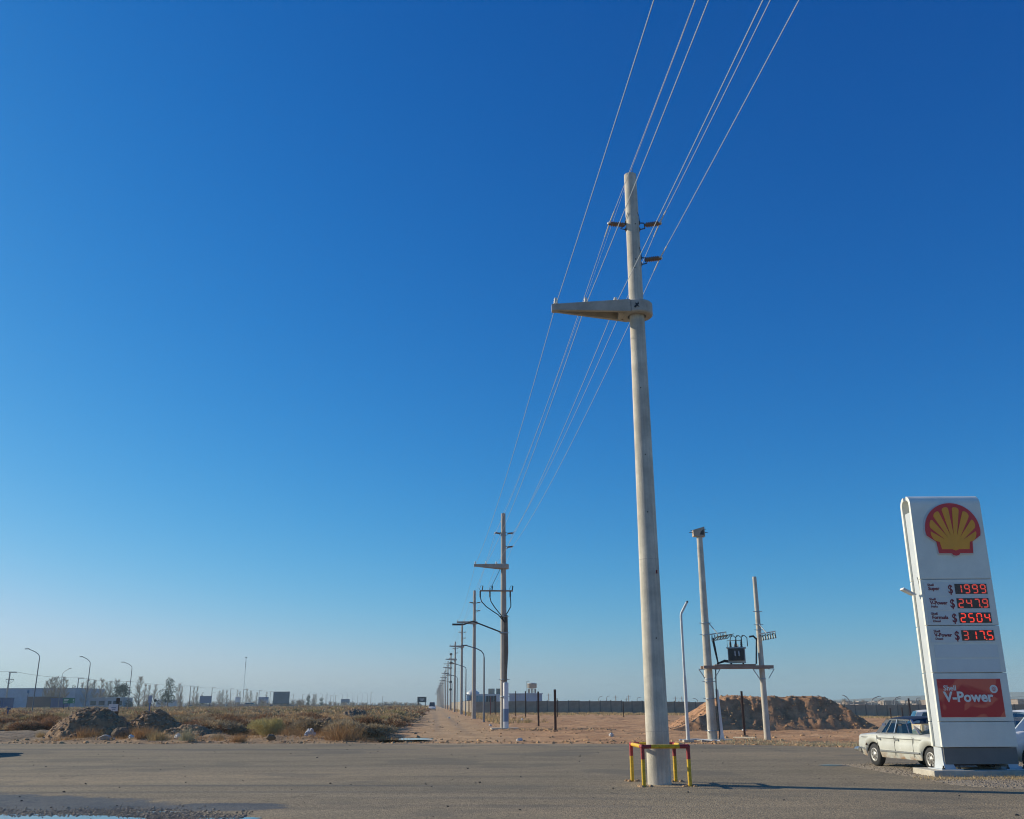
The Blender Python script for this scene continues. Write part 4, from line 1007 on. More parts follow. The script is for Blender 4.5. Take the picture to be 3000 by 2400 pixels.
    for w in wheels:
        for sgn in (1, -1):
            cy = sgn * (Wd / 2 * .95 - .10)
            pm = MB(); pm.lathe([(wr * .62, -.09), (wr * .9, -.095), (wr, -.06), (wr, .06), (wr * .9, .095), (wr * .62, .09)], 26, (w, cy, wr), (0, 1, 0)); wh = pm.build('wheel', TY, t)
            pm = MB(); pm.lathe([(wr * .63, .088), (wr * .60, .106), (wr * .52, .104), (wr * .47, .094), (wr * .26, .093), (wr * .2, .112), (0, .118)], 20, (w, cy, wr), (0, sgn, 0)); pm.build('rim', mk('steel_rim', (.30, .29, .27), .45, metal=.5, var=.3, scale=12), wh)
            if trim:
                pm = MB()
                for q in range(8):
                    a = 2 * math.pi * q / 8; pm.lathe([(.026, .095), (.0, .0985)], 8, (w + wr * .38 * math.cos(a), cy, wr + wr * .38 * math.sin(a)), (0, sgn, 0))
                pm.build('rim_slot', STEEL_D, wh)
    return t
# ---- the old saloon behind the sign
OLD = bpy.data.materials.new('worn_cream_paint'); OLD.use_nodes = True; nt = OLD.node_tree; b = nt.nodes['Principled BSDF']; b.inputs['Roughness'].default_value = .42
tc = nt.nodes.new('ShaderNodeTexCoord')
def _n(s, d=6): n = nt.nodes.new('ShaderNodeTexNoise'); n.inputs['Scale'].default_value = s; n.inputs['Detail'].default_value = d; nt.links.new(tc.outputs['Object'], n.inputs['Vector']); return n.outputs['Fac']
def _r(f, c0, c1, p0, p1): r = nt.nodes.new('ShaderNodeValToRGB'); r.color_ramp.elements[0].position = p0; r.color_ramp.elements[1].position = p1; r.color_ramp.elements[0].color = (*c0, 1); r.color_ramp.elements[1].color = (*c1, 1); nt.links.new(f, r.inputs[0]); return r.outputs[0]
def _m(f, a, c): x = nt.nodes.new('ShaderNodeMix'); x.data_type = 'RGBA'; nt.links.new(f, x.inputs[0]); nt.links.new(a, x.inputs[6]); x.inputs[7].default_value = (*c, 1); return x.outputs[2]
c = _r(_n(1.4), (.42, .42, .37), (.57, .57, .50), .35, .65)
c = _m(_r(_n(2.6, 3), (0, 0, 0), (1, 1, 1), .66, .68), c, (.66, .65, .60))
sx_ = nt.nodes.new('ShaderNodeSeparateXYZ'); nt.links.new(tc.outputs['Object'], sx_.inputs[0])
mr = nt.nodes.new('ShaderNodeMapRange'); mr.inputs[1].default_value = .50; mr.inputs[2].default_value = .26; nt.links.new(sx_.outputs[2], mr.inputs[0])
mu = nt.nodes.new('ShaderNodeMath'); mu.operation = 'MULTIPLY'; nt.links.new(mr.outputs[0], mu.inputs[0]); nt.links.new(_r(_n(3.5), (0, 0, 0), (1, 1, 1), .42, .62), mu.inputs[1])
c = _m(mu.outputs[0], c, (.30, .15, .06))
nt.links.new(c, b.inputs['Base Color'])
rw, fw = Vector((9.93, 27.45, 0)), Vector((10.38, 25.0, 0))
hd = math.atan2(fw.y - rw.y, fw.x - rw.x); cs = .93
dirv = Vector((math.cos(hd), math.sin(hd), 0)); leftv = Vector((-dirv.y, dirv.x, 0))
cpos = rw + dirv * 1.32 * cs + leftv * .80 * cs
VINYL = mk('black_vinyl', (.028, .03, .04), .5, var=.2, scale=12)
old = car('old_sedan', 'worn cream old sedan with black roof parked behind the price sign', (cpos.x, cpos.y, .02), hd, OLD, cs, 4.62, 1.78, .27, .93,
          [(-2.31, .80), (-2.2, .875), (-1.6, .90), (-1.2, .915), (0, .93), (.9, .93), (1.4, .915), (2.0, .87), (2.31, .80)], (-1.34, -.92, .36, .92, 1.40), VINYL, (-1.32, 1.46), .315)
# chrome spear, handles, seams, bumpers, lamps
for sgn in (1, -1):
    yw = sgn * .892
    mb = MB(); mb.bar((-1.85, yw * .975, .47), (-1.75, yw * .98, .47), .02, .05)
    mb.box((.07, yw, .455), (1.95, .02, .045)); mb.box((-1.98, yw * .945, .49), (.45, .02, .05), rz=sgn * .12); mb.build('side_trim', CHROME, old)
    mb = MB(); mb.box((-.1, yw * .975, .80), (3.6, .014, .014)); mb.build('swage_line', mk('seam_dark', (.10, .095, .085), .7), old)
    for hx in (-.95, -.02): mb = MB(); mb.box((hx, yw * .965 + sgn * .02, .775), (.16, .03, .03)); mb.box((hx + .06, yw * .965 + sgn * .03, .775), (.05, .05, .045)); mb.build('door_handle', CHROME, old)
    for dx in (-1.02, -.12, .78): mb = MB(); mb.box((dx, yw * .994, .60), (.012, .012, .52)); mb.build('door_seam', MATS['seam_dark'], old)
    mb = MB(); mb.lathe([(.10, .0), (.12, .012), (.135, .018)], 14, (2.30, sgn * .62, .66), (1, 0, 0)); mb.build('headlamp', GLASS_D, old)
    mb = MB(); mb.lathe([(.09, 0), (.095, .03), (.05, .05)], 14, (-2.27, sgn * .62, .66), (-1, 0, 0)); mb.build('tail_lamp', mk('tail_red', (.35, .02, .02), .3), old)
mb = MB(); mb.lathe([(.065, -.01), (.065, .015), (.05, .02)], 14, (-1.68, -.858, .63), (0, -1, .1)); mb.build('fuel_cap', RUST, old)
for xx, sg_ in ((-2.36, -1), (2.36, 1)):
    mb = MB(); mb.tube([(xx - sg_ * .32, -.88, .44), (xx - sg_ * .05, -.84, .44), (xx, -.6, .44), (xx + sg_ * .02, 0, .44), (xx, .6, .44), (xx - sg_ * .05, .84, .44), (xx - sg_ * .32, .88, .44)], .065, 8); mb.build('bumper', CHROME, old)
mb = MB(); mb.box((2.29, 0, .66), (.03, 1.0, .16)); mb.build('grille', STEEL_D, old)
mb = MB(); mb.box((2.24, 0, .30), (.05, 1.5, .18)); mb.build('front_valance', RUST, old)
# a cardboard box carried behind the windscreen
cb = dirv * .55 * cs + leftv * (-.30) * cs
bxo = thing('cardboard_box', 'printed cardboard box seen through the windscreen of the old sedan', 'box', (cpos.x + cb.x, cpos.y + cb.y, .84), hd + .35)
mb = MB(); mb.box((0, 0, .15), (.30, .66, .30)); mb.build('carton', mk('cardboard', (.62, .50, .30), .8, var=.15, scale=5), bxo)
mb = MB(); mb.box((-.153, 0, .2), (.006, .5, .14)); mb.box((.153, 0, .2), (.006, .5, .14)); mb.box((0, -.333, .2), (.22, .006, .14)); mb.build('printed_side', mk('carton_print', (.70, .66, .60), .7, var=.5, scale=9), bxo)
# ---- white car cut by the right edge of the picture
WCAR = bpy.data.materials.new('dirty_white_paint'); WCAR.use_nodes = True; nt = WCAR.node_tree; b = nt.nodes['Principled BSDF']; b.inputs['Roughness'].default_value = .4
tc = nt.nodes.new('ShaderNodeTexCoord'); sx_ = nt.nodes.new('ShaderNodeSeparateXYZ'); nt.links.new(tc.outputs['Object'], sx_.inputs[0])
mr = nt.nodes.new('ShaderNodeMapRange'); mr.inputs[1].default_value = .72; mr.inputs[2].default_value = .34; nt.links.new(sx_.outputs[2], mr.inputs[0])
c = _m(mr.outputs[0], _r(_n(2), (.72, .72, .72), (.78, .78, .78), .3, .7), (.36, .27, .18)); nt.links.new(c, b.inputs['Base Color'])
MODERN = [(-2.1, .72), (-2.0, .92), (-1.5, .98), (0, .95), (.9, .93), (1.4, .88), (1.9, .74), (2.1, .58)]
p = AT(2948, 2240, 25.8)
wc = car('white_car', 'clean-roofed white car with dusty lower doors at the right picture edge', (p.x + 1.55, 26.0, 0), R(8), WCAR, 1.0, 4.2, 1.74, .24, .95, MODERN, (-1.75, -1.15, .25, 1.1, 1.48), None, (-1.28, 1.3), .31, False)
for sgn in (1, -1):
    for hx in (-.72, .12): mb = MB(); mb.box((hx, sgn * .862, .80), (.18, .03, .035)); mb.build('door_handle', WCAR, wc)
    for dx in (-.86, -.05, .9): mb = MB(); mb.box((dx, sgn * .868, .60), (.010, .012, .55)); mb.build('door_seam', MATS['seam_dark'], wc)
    mb = MB(); mb.box((-2.0, sgn * .66, .80), (.12, .28, .2)); mb.build('tail_lamp', MATS['tail_red'], wc)
p = AT(2722, 2100, 36)
car('white_hatchback', 'white hatchback glimpsed between the old sedan roof and the price sign', (p.x + 1.05, 36, 0), R(-15), WHITE_P, .93, 4.0, 1.74, .24, .95, [(-2.0, .72), (-1.9, .92), (-1.5, .98), (0, .95), (.9, .93), (1.4, .88), (1.9, .74), (2.0, .58)], (-1.85, -1.55, .2, 1.05, 1.52), None, (-1.25, 1.25), .31, False)

# ================================================================== GRAVEL, MOUNDS, RUBBLE
def rock_mesh(seed, mat, n=2, flat=.7):
    import bmesh
    bm = bmesh.new(); bmesh.ops.create_icosphere(bm, subdivisions=n, radius=1.0); rg = np.random.default_rng(seed)
    dirs = rg.normal(size=(7, 3)); dirs /= np.linalg.norm(dirs, axis=1)[:, None]; cut = rg.uniform(.55, .9, 7)
    for v in bm.verts:
        p = np.array(v.co)
        for d, c_ in zip(dirs, cut):
            k = p @ d
            if k > c_: p = p - d * (k - c_)
        p = p * (1 + rg.uniform(-.06, .06)); v.co = (p[0], p[1], p[2] * flat)
    me = bpy.data.meshes.new('rock'); bm.to_mesh(me); bm.free(); me.materials.append(mat); return me
def scatter(name, pts, sizes, mat, seed, n_var=5, sub=1, flat=.65):
    """many small stones joined in one mesh (stuff)"""
    rg = np.random.default_rng(seed); V = []; Fc = []; off = 0
    base = []
    for k in range(n_var):
        m_ = rock_mesh(seed * 10 + k, None if False else mat, sub, flat)
        v = np.zeros(len(m_.vertices) * 3); m_.vertices.foreach_get('co', v); f = np.zeros(len(m_.polygons) * 3, np.int32); m_.polygons.foreach_get('vertices', f)
        base.append((v.reshape(-1, 3), f.reshape(-1, 3))); bpy.data.meshes.remove(m_)
    for (x, y, z), s in zip(pts, sizes):
        v, f = base[rg.integers(n_var)]; a = rg.uniform(0, 6.28); ca, sa = math.cos(a), math.sin(a)
        st = rg.uniform(.7, 1.4)
        w = np.stack([(v[:, 0] * ca * st - v[:, 1] * sa) * s + x, (v[:, 0] * sa * st + v[:, 1] * ca) * s + y, v[:, 2] * s + z], 1)
        V.append(w); Fc.append(f + off); off += len(v)
    return np_mesh(name, np.concatenate(V), np.concatenate(Fc), mat)
rg = np.random.default_rng(11)
GRAVEL = mk('gravel', (.33, .265, .185), .95, var=.4, scale=9, bump=.8, bscale=45)
# gravel bed beside the sign and under the cars
front = [G(2425, 2240), G(2520, 2264), G(2640, 2284), G(2740, 2298), G(2870, 2309), G(3000, 2314), G(3150, 2318)]
fx_ = np.array([p.x for p in front] + [24]); fy_ = np.array([p.y for p in front] + [20.5])
def bed_z(X, Y):
    f = np.interp(X, fx_, fy_) + .5 * (fbm(X * 1.1, Y * 0 + 2, 3, 61) - .45); d = np.minimum(Y - f, 29.3 - .03 * X - Y)
    d = np.minimum(d, (X - fx_[0]) * .6 + 0 * Y)
    return -.03 + .05 * sstep(-.05, .5, d) + .035 * (fbm(X * 2.5, Y * 2.5, 3, 62) - .45) * sstep(0, .3, d)
v, f = grid(np.arange(fx_[0] - .2, 24, .09), np.arange(20.2, 29.4, .09), bed_z)
bed = np_mesh('gravel_bed', v, f, GRAVEL, True); tag(link('gravel_bed', bed), kind='structure')
P = rg.uniform((8.3, 20.2), (19, 29), (26000, 2)); z = bed_z(P[:, 0], P[:, 1]); k = (z > -.002) & (P[:, 1] < 29) & (rg.random(len(P)) < np.where(P[:, 1] < 26.5, 1, .45)); P = P[k]; z = z[k]
P = P[:9000]; z = z[:9000]
o = link('loose_gravel', scatter('loose_gravel', np.c_[P, z + .004], rg.uniform(.008, .028, len(P)) ** 1.0, STONE, 3)); tag(o, 'loose grey stones of the gravel bed around the price sign', 'gravel', kind='stuff')
# pebbles by the puddles at the bottom left, and loose stones over the asphalt
pts = []
for _ in range(9000):
    x = rg.uniform(-10.8, -4.3); y = 16.85 - .16 * (x + 8) + rg.normal() * .42 + .25 * math.sin(x * 1.7)
    if y < 16.55 - .12 * (x + 8.4) and x < -6.2 and rg.random() < .9: continue
    pts.append((x, y, .006))
o = link('road_pebbles', scatter('road_pebbles', pts, rg.gamma(2.0, .0048, len(pts)).clip(.004, .035), STONE, 4)); tag(o, 'wet pebbles along the puddle at the bottom left', 'pebbles', kind='stuff')
pts = [(rg.uniform(-16, 16), rg.uniform(15.5, 44), .008) for _ in range(420)]
o = link('loose_stones', scatter('loose_stones', pts, rg.gamma(1.5, .008, 420).clip(.005, .035), STONE_D, 5)); tag(o, 'small dark stones strewn over the asphalt', 'stones', kind='stuff')
pts = []
while len(pts) < 7500:
    y = 39 + 75 * rg.random() ** 1.7; x = rg.uniform(-.5 * y, .5 * y); e = float(road_edge(x))
    if y < e - .3: continue
    if rg.random() < .5: y = e + abs(rg.normal()) * 1.6
    if rg.random() < .35: x, y = rg.normal(2.2, 1.6), 66.2 + rg.normal() * .8          # torn earth round the second pole
    pts.append((x, y, gz1(x, y) if y > 0 else 0))
o = link('earth_clods', scatter('earth_clods', pts, rg.gamma(1.8, .024, len(pts)).clip(.015, .16), mk('clod_earth', (.50, .30, .145), .97, var=.3, scale=1.3), 6)); tag(o, 'clods of brown earth and stones on the bare ground', 'clods', kind='stuff')

def mound(name, label, fn, x0, x1, y0, y1, step, mat, loc):
    v, f = grid(np.arange(x0, x1 + step, step), np.arange(y0, y1 + step, step), fn)
    o = link(name, np_mesh(name, v, f, mat, True), None, loc); return tag(o, label, 'mound')
# the long spoil heap on the right
MX = [9.2, 10.6, 12.0, 13.6, 14.6, 20.2, 20.9, 23.4, 23.8]; MH = [-.15, .25, .85, 1.85, 2.08, 2.02, 1.95, .1, -.15]
def heap(X, Y):
    hx_ = np.interp(X, MX, MH) ; wob = .8 * (fbm(X * .5, Y * 0 + 1, 3, 41) - .45)
    fl = np.where(Y < 0, 3.1 + Y + wob, 4.0 - Y) * 1.05 + .3 * (fbm(X * 1.3, Y * 1.3, 3, 45) - .45)
    h = np.minimum(hx_, fl - .1)
    gul = np.abs(fbm(X * 1.3, Y * .35, 3, 42) - .45) * .9 * sstep(.1, 1.2, h) * (Y < -.4)
    apr = np.maximum(h - gul * .8, -.2)
    return apr + (.38 * (fbm(X * 1.0, Y * 1.0, 3, 43) - .45) + .16 * (fbm(X * 3.6, Y * 3.6, 5, 44) - .45)) * sstep(-.1, .6, h) + .18 * sstep(1.6, 2.0, h) * (fbm(X * 2.2, Y * 2.2, 2, 46) - .3)
mound('earth_heap', 'long flat-topped heap of brown earth behind the transformer platform', heap, 9.0, 24.0, -4.2, 4.2, .075, mk('heap_earth', (.45, .235, .115), .97, var=.45, scale=1.6, bump=1.0, bscale=14), (0, 66.2, -.03))
hr_ = np.random.default_rng(31); hX = hr_.uniform(9.4, 23.6, 2600); hY = hr_.uniform(-4.0, 1.5, 2600); hZ = heap(hX, hY); hk = hZ > -.02
_hs = link('heap_clods', scatter('heap_clods', np.c_[hX, hY, hZ][hk], hr_.gamma(1.4, .022, hk.sum()).clip(.01, .12), mk('clod_earth', (.50, .30, .145), .97, var=.3, scale=1.3), 33), bpy.data.objects['earth_heap']); _hs['kind'] = 'stuff'
# two rubble heaps and smaller ones on the left
def heap_fn(rx_, ry_, h, seed, rough=.55):
    def fn(X, Y):
        r = np.sqrt((X / rx_) ** 2 + (Y / ry_) ** 2) + .30 * (fbm(X * 1.1, Y * 1.1, 3, seed) - .45)
        return h * np.clip(1.12 * (1 - np.clip(r, 0, 1.1) ** 1.7), -.12, 1) + rough * (.6 * fbm(X * 1.6, Y * 1.6, 3, seed + 5) + .7 * fbm(X * 4.5, Y * 4.5, 4, seed + 3) - .61) * sstep(1.05, .7, r) - .06
    return fn
def rubble(label, px, pyb, ptop, w, seed, mat=RUBBLE, ry=None, ns=700, sz=.045):
    c_ = G(px, pyb); Y = c_.y + (ry or w * .42) * .75
    c_ = AT(px, pyb, Y); h = AT(px, ptop, Y).z * .93
    fn = heap_fn(w / 2 * 1.02, ry or w * .42, h, seed); z0 = gz1(c_.x, Y)
    o = mound('rubble_heap', label, fn, -w * .62, w * .62, -(ry or w * .42) * 1.25, (ry or w * .42) * 1.25, .06, mat, (c_.x, Y, z0 - .02)); o['group'] = 'heaps of rubble and soil by the road'
    r_ = np.random.default_rng(seed); X = r_.normal(0, w * .26, ns); Yy = r_.normal(0, (ry or w * .42) * .5, ns); zz = fn(X, Yy); k = zz > -.02
    st = link('heap_stones', scatter('heap_stones', np.c_[X, Yy, zz][k], r_.gamma(1.6, sz * .75, k.sum()).clip(.02, .13), mk('heap_stone', (.37, .24, .14), .95, var=.5, scale=5), seed + 1), o); st['kind'] = 'stuff'
    return o
rubble('left rubble heap of dark gravelly soil with the white notice behind it', 268, 2168, 2072, 4.9, 71, ns=1400)
rubble('rounded rubble heap in the middle, full of dark stones and roots', 445, 2164, 2080, 4.0, 72, ns=1200)
rubble('low rubble heap with a tilted slab near the white bag', 945, 2160, 2112, 2.2, 73, ns=300)
rubble('dark lumpy soil heap in the scrub beside the dirt road', 1035, 2128, 2078, 3.4, 74, mk('dark_soil', (.22, .155, .10), .97, var=.4, scale=2, bump=.7), ns=400)
rubble('small dark lump of asphalt rubble at the road edge', 220, 2170, 2152, .9, 76, STONE_D, ns=60)
rubble('flat spread of soil crumbs right of the middle heap', 560, 2166, 2138, 3.6, 77, ns=500)
# broken concrete
CHK = mk('broken_concrete', (.44, .39, .33), .9, var=.3, scale=4, bump=.5, bscale=20)
for n_, (px, py, s, fl, lb) in enumerate([(326, 2158, .62, .62, 'large grey lump of broken concrete between the two rubble heaps'), (318, 2128, .42, .5, 'pinkish slab of broken concrete on the left rubble heap'),
        (356, 2160, .5, .7, 'brown boulder beside the large concrete lump'), (308, 2166, .32, .55, 'small pale concrete fragment at the foot of the grey lump'), (902, 2148, .5, .45, 'tan broken slab leaning on the low rubble heap'),
        (574, 2126, .36, .8, 'round grey boulder half hidden in the scrub'), (715, 2165, .22, .6, 'dark boulder left of the yellow-green bush'), (793, 2164, .24, .6, 'dark boulder right of the yellow-green bush'), (1115, 2066 + 90, .12, .6, 'small stone at the edge of the dirt road')]):
    p = on(px, py); me = rock_mesh(200 + n_, CHK if n_ not in (2, 6, 7) else mk('brown_stone', (.20, .14, .09), .95, var=.4, scale=4), 3, fl)
    o = link('concrete_chunk', me, None, (p.x, p.y, p.z + s * fl * .35), n_ * 1.3, s); o.rotation_euler = (.2 * (n_ % 3), .25 * ((n_ + 1) % 2), n_ * 1.3); tag(o, lb, 'rock', 'boulders and concrete lumps')
# bags and litter
def bag(px, py, s, mat, label, fl=.8):
    p = on(px, py); me = rock_mesh(int(px * 7 + py), mat, 3, fl); rgb_ = np.random.default_rng(int(px))
    for v in me.vertices: v.co *= 1 + .18 * float(rgb_.normal())* .6
    o = link('litter_bag', me, None, (p.x, p.y, p.z + s * .5), px, s); tag(o, label, 'bag', 'plastic bags and litter')
LW = mk('litter_white', (.62, .60, .57), .6, var=.15, scale=8); LY = mk('litter_yellow', (.62, .46, .14), .6, var=.2, scale=6); LB = mk('litter_blue', (.25, .34, .46), .6)
bag(212, 2150, .30, LY, 'crumpled yellow bag at the foot of the left rubble heap'); bag(905, 2162, .30, LW, 'white plastic bag lying by the road left of the dirt road', 1.0)
bag(979, 2152, .14, LW, 'small white scrap by the low rubble heap'); bag(384, 2164, .13, LW, 'white scrap at the foot of the middle heap'); bag(334, 2168, .11, LW, 'tiny white scrap below the concrete lump')
bag(520, 2166, .2, LW, 'pale scrap in front of the grey-green tuft'); bag(787, 2105, .24, LW, 'white bag caught in the scrub above the yellow-green bush'); bag(739, 2112, .2, LB, 'pale blue bag in the scrub'); bag(63, 2124, .2, LB, 'pale blue bag in the scrub at the far left')
bag(1128, 2135, .13, LW, 'white scrap on the left side of the dirt road'); bag(1160, 2101, .16, LW, 'white scrap by the scrub on the dirt road'); bag(1316, 2105, .16, LW, 'white scrap on the dirt road by the third pole')
bag(1522, 2174, .15, LW, 'white paper near the road edge below the second pole'); bag(1436, 2128, .12, LW, 'little white scrap left of the second pole'); bag(1529, 2110, .15, LW, 'white scrap beside the dry bush near the fence posts')
bag(2180, 2143, .12, LW, 'white scrap at the foot of the lone rusty post'); bag(1791, 2157, .13, LW, 'white scrap on the bare earth left of the near pole')

# ================================================================== VEGETATION
def blades(rg, pos, dirs, ln, w):
    n = len(pos); side = np.cross(dirs, rg.normal(size=(n, 3))); side /= np.linalg.norm(side, axis=1)[:, None] + 1e-9
    a = pos - side * w[:, None] / 2; b_ = pos + side * w[:, None] / 2; c_ = pos + dirs * ln[:, None]
    v = np.stack([a, b_, c_], 1).reshape(-1, 3); return v, np.arange(3 * n).reshape(-1, 3)
def shrub_geo(seed, n, rad, h, ln, w, clumps=7, upb=.5):
    rg = np.random.default_rng(seed)
    cc = np.stack([rg.normal(0, rad * .42, clumps), rg.normal(0, rad * .42, clumps), rg.uniform(.25, .55, clumps) * h], 1); cr_ = rg.uniform(.38, .62, clumps) * rad
    i_ = rg.integers(0, clumps, n); d = rg.normal(size=(n, 3)); d /= np.linalg.norm(d, axis=1)[:, None]; d[:, 2] = np.abs(d[:, 2]) * .9 - .15
    rr = rg.uniform(.25, 1.0, n) ** .6
    pos = cc[i_] + d * (cr_[i_] * rr)[:, None] * np.array([1, 1, h / rad * .9]); pos[:, 2] = np.maximum(pos[:, 2], .02)
    dr = d + rg.normal(size=(n, 3)) * .45 + np.array([0, 0, upb]); dr /= np.linalg.norm(dr, axis=1)[:, None]
    v, f = blades(rg, pos, dr, rg.uniform(.6, 1.4, n) * ln, rg.uniform(.6, 1.3, n) * w)
    # woody twigs from the root
    m_ = n // 10; d2 = rg.normal(size=(m_, 3)); d2[:, 2] = np.abs(d2[:, 2]) + .4; d2 /= np.linalg.norm(d2, axis=1)[:, None]
    v2, f2 = blades(rg, rg.normal(0, rad * .12, (m_, 3)) * np.array([1, 1, 0]), d2, np.full(m_, rad * .9), np.full(m_, .03))
    return np.concatenate([v, v2]), np.concatenate([f, f2 + len(v)])
def tuft_geo(seed, n, rad, h, w):
    rg = np.random.default_rng(seed); pos = np.c_[rg.normal(0, rad * .5, (n, 2)), np.zeros(n)]
    d = np.c_[rg.normal(0, .34, (n, 2)) + pos[:, :2] / rad * .35, np.ones(n)]; d /= np.linalg.norm(d, axis=1)[:, None]
    return blades(rg, pos, d, rg.uniform(.45, 1.1, n) * h, rg.uniform(.6, 1.2, n) * w)
VT = [veg('scrub_tan', (.53, .37, .205), var=.35, scale=2.5, rand=.22), veg('scrub_olive', (.39, .31, .155), var=.35, scale=2.5, rand=.22), veg('scrub_brown', (.33, .19, .105), var=.35, scale=2.5, rand=.25), veg('scrub_grey', (.47, .36, .22), var=.3, scale=2.5, rand=.2)]
VN = ['tan dry twiggy shrub in the roadside scrub', 'olive dry shrub in the roadside scrub', 'rusty brown dead shrub in the roadside scrub', 'greyish straw-coloured shrub in the roadside scrub']
SHR = [[np_mesh('shrub', *shrub_geo(300 + 10 * m_ + k, 2300, .95, .95, .15, .048, 8, .3), VT[m_]) for k in range(3)] for m_ in range(4)]
LOW = [shrub_geo(400 + k, 260, .95, .95, .22, .14, 6, .2) for k in range(6)]
rs = random.Random(5); cand = []
for _ in range(60000):
    y = 50 + 340 * rs.random() ** 1.25; x = float(lane_x(y)) - 4.2 - rs.random() * (y * .62 + 4)
    if x < -.60 * y - 2: continue
    if y < float(road_edge(x)) + 3.4: continue
    if x < -17.5 and y < 66.5 + .06 * (x + 17): continue                # the grey side track
    if y < 56 and rs.random() < .55: continue
    if -21 < x < -9 and y < 54.5: continue                               # the rubble heaps
    cand.append((y, x))
cells = {}; keep = []
for y, x in sorted(cand):
    sp_ = 1.2 + .75 * rs.random() + y * .003
    c_ = (int(x / 1.6), int(y / 1.6)); ok_ = True
    for i_ in (-1, 0, 1):
        for j in (-1, 0, 1):
            for (a, b_) in cells.get((c_[0] + i_, c_[1] + j), []):
                if (a - x) ** 2 + (b_ - y) ** 2 < sp_ * sp_: ok_ = False
    if ok_: cells.setdefault(c_, []).append((x, y)); keep.append((x, y))
near = keep[:296]; far = keep[296:296 + 4600]
for x, y in near:
    m_ = rs.choices([0, 1, 2, 3], [4, 3, 2.6, 3])[0]; s = rs.uniform(.75, 1.4)
    o = link('shrub', rs.choice(SHR[m_]), None, (x, y, gz1(x, y) - .06), rs.uniform(0, 6.28), (s * rs.uniform(.9, 1.3), s * rs.uniform(.9, 1.2), s * rs.uniform(.7, 1.0)))
    tag(o, VN[m_], 'shrub', ['tan scrub bushes', 'olive scrub bushes', 'brown scrub bushes', 'straw scrub bushes'][m_])
gr_ = np.random.default_rng(8)
fz = gz(np.array([p[0] for p in far]), np.array([p[1] for p in far]))
mat_i = gr_.choice(4, len(far), p=[.33, .24, .19, .24])
for m_ in range(4):
    V = []; Fc = []; off = 0
    for q, ((x, y), z) in enumerate(zip(far, fz)):
        if mat_i[q] != m_: continue
        v, f = LOW[gr_.integers(6)]; s = gr_.uniform(.65, 1.3) * (1 + .0012 * y); a = gr_.uniform(0, 6.28); ca, sa = math.cos(a), math.sin(a)
        V.append(np.stack([(v[:, 0] * ca - v[:, 1] * sa) * s * 1.2 + x, (v[:, 0] * sa + v[:, 1] * ca) * s * 1.2 + y, v[:, 2] * s * gr_.uniform(.7, 1.0) + z - .05], 1)); Fc.append(f + off); off += len(v)
    o = link('scrub', np_mesh('scrub', np.concatenate(V), np.concatenate(Fc), VT[m_])); tag(o, ['tan', 'olive', 'brown', 'straw-coloured'][m_] + ' mass of distant desert scrub left of the dirt road', 'scrub', kind='stuff')
# single plants that stand out
YG = veg('yellow_green_scrub', (.50, .42, .18), var=.3, scale=3); GG = veg('grey_green_weed', (.42, .385, .25), var=.3, scale=3); GOLD = veg('golden_grass', (.50, .30, .14), var=.35, scale=3, rand=.15); STRAW = veg('straw_grass', (.58, .42, .21), var=.3, scale=3, rand=.15)
def plant(name, geo, mat, px, py, s, label, cat, group=None):
    p = on(px, py); o = link(name, np_mesh(name, *geo, mat), None, (p.x, p.y, p.z - .03), px * .1, s); return tag(o, label, cat, group)
plant('bush', shrub_geo(901, 3000, 1.0, .95, .13, .026, 9), YG, 785, 2158, (1.0, .9, 1.12), 'big yellow-green bush at the front of the scrub', 'bush')
plant('bush', shrub_geo(902, 2200, .8, .8, .13, .026, 7), VT[1], 830, 2146, (.9, .9, 1.0), 'olive bush touching the yellow-green bush on its right', 'bush')
plant('bush', shrub_geo(903, 1500, .7, .6, .13, .026, 6), VT[1], 1543, 2117, (.6, .6, .5), 'lone low dry bush on the bare earth by the fence posts', 'bush')
plant('bush', shrub_geo(904, 1200, .7, .6, .13, .026, 6), VT[2], 1507, 2107, (.35, .35, .4), 'tiny brown bush left of the lone dry bush', 'bush')
plant('weed_tuft', tuft_geo(905, 300, .42, .95, .018), GG, 545, 2168, .85, 'grey-green upright weed in front of the middle rubble heap', 'weed')
for n_, (px, py, s, m_, lb) in enumerate([(258, 2165, .9, GOLD, 'golden dry tuft left of the grey concrete lump'), (288, 2168, .7, STRAW, 'straw tuft at the foot of the left rubble heap'), (395, 2165, 1.0, GOLD, 'rusty dry tuft between the concrete lump and the middle heap'), (418, 2160, .8, GOLD, 'rusty dry tuft on the flank of the middle heap'),
        (222, 2150, .7, GOLD, 'reddish tuft growing on the left rubble heap'), (120, 2160, .5, STRAW, 'low yellow tuft at the left edge of the rubble'), (465, 2168, .7, STRAW, 'pale thin tuft in front of the middle heap'), (835, 2166, .8, GOLD, 'golden tuft right of the yellow-green bush'), (875, 2162, .75, GOLD, 'golden tuft left of the white bag'),
        (955, 2164, .85, GOLD, 'golden tuft in front of the low rubble heap'), (1005, 2166, 1.15, GOLD, 'largest golden tuft at the corner of the dirt road'), (1040, 2160, .95, STRAW, 'straw tuft behind the golden corner tuft'), (1090, 2134, .8, STRAW, 'straw tuft below the dark soil heap'), (1000, 2140, .9, STRAW, 'pale straw tuft behind the low rubble heap'), (700, 2172, .6, GOLD, 'low golden tuft under the scrub edge'), (642, 2170, .6, VT[3], 'greyish tuft at the edge of the asphalt')]):
    plant('grass_tuft', tuft_geo(930 + n_, 420, .5, .8, .024), m_, px, py, (s * 1.2, s, s), lb, 'grass tuft', 'dry grass tufts by the rubble')
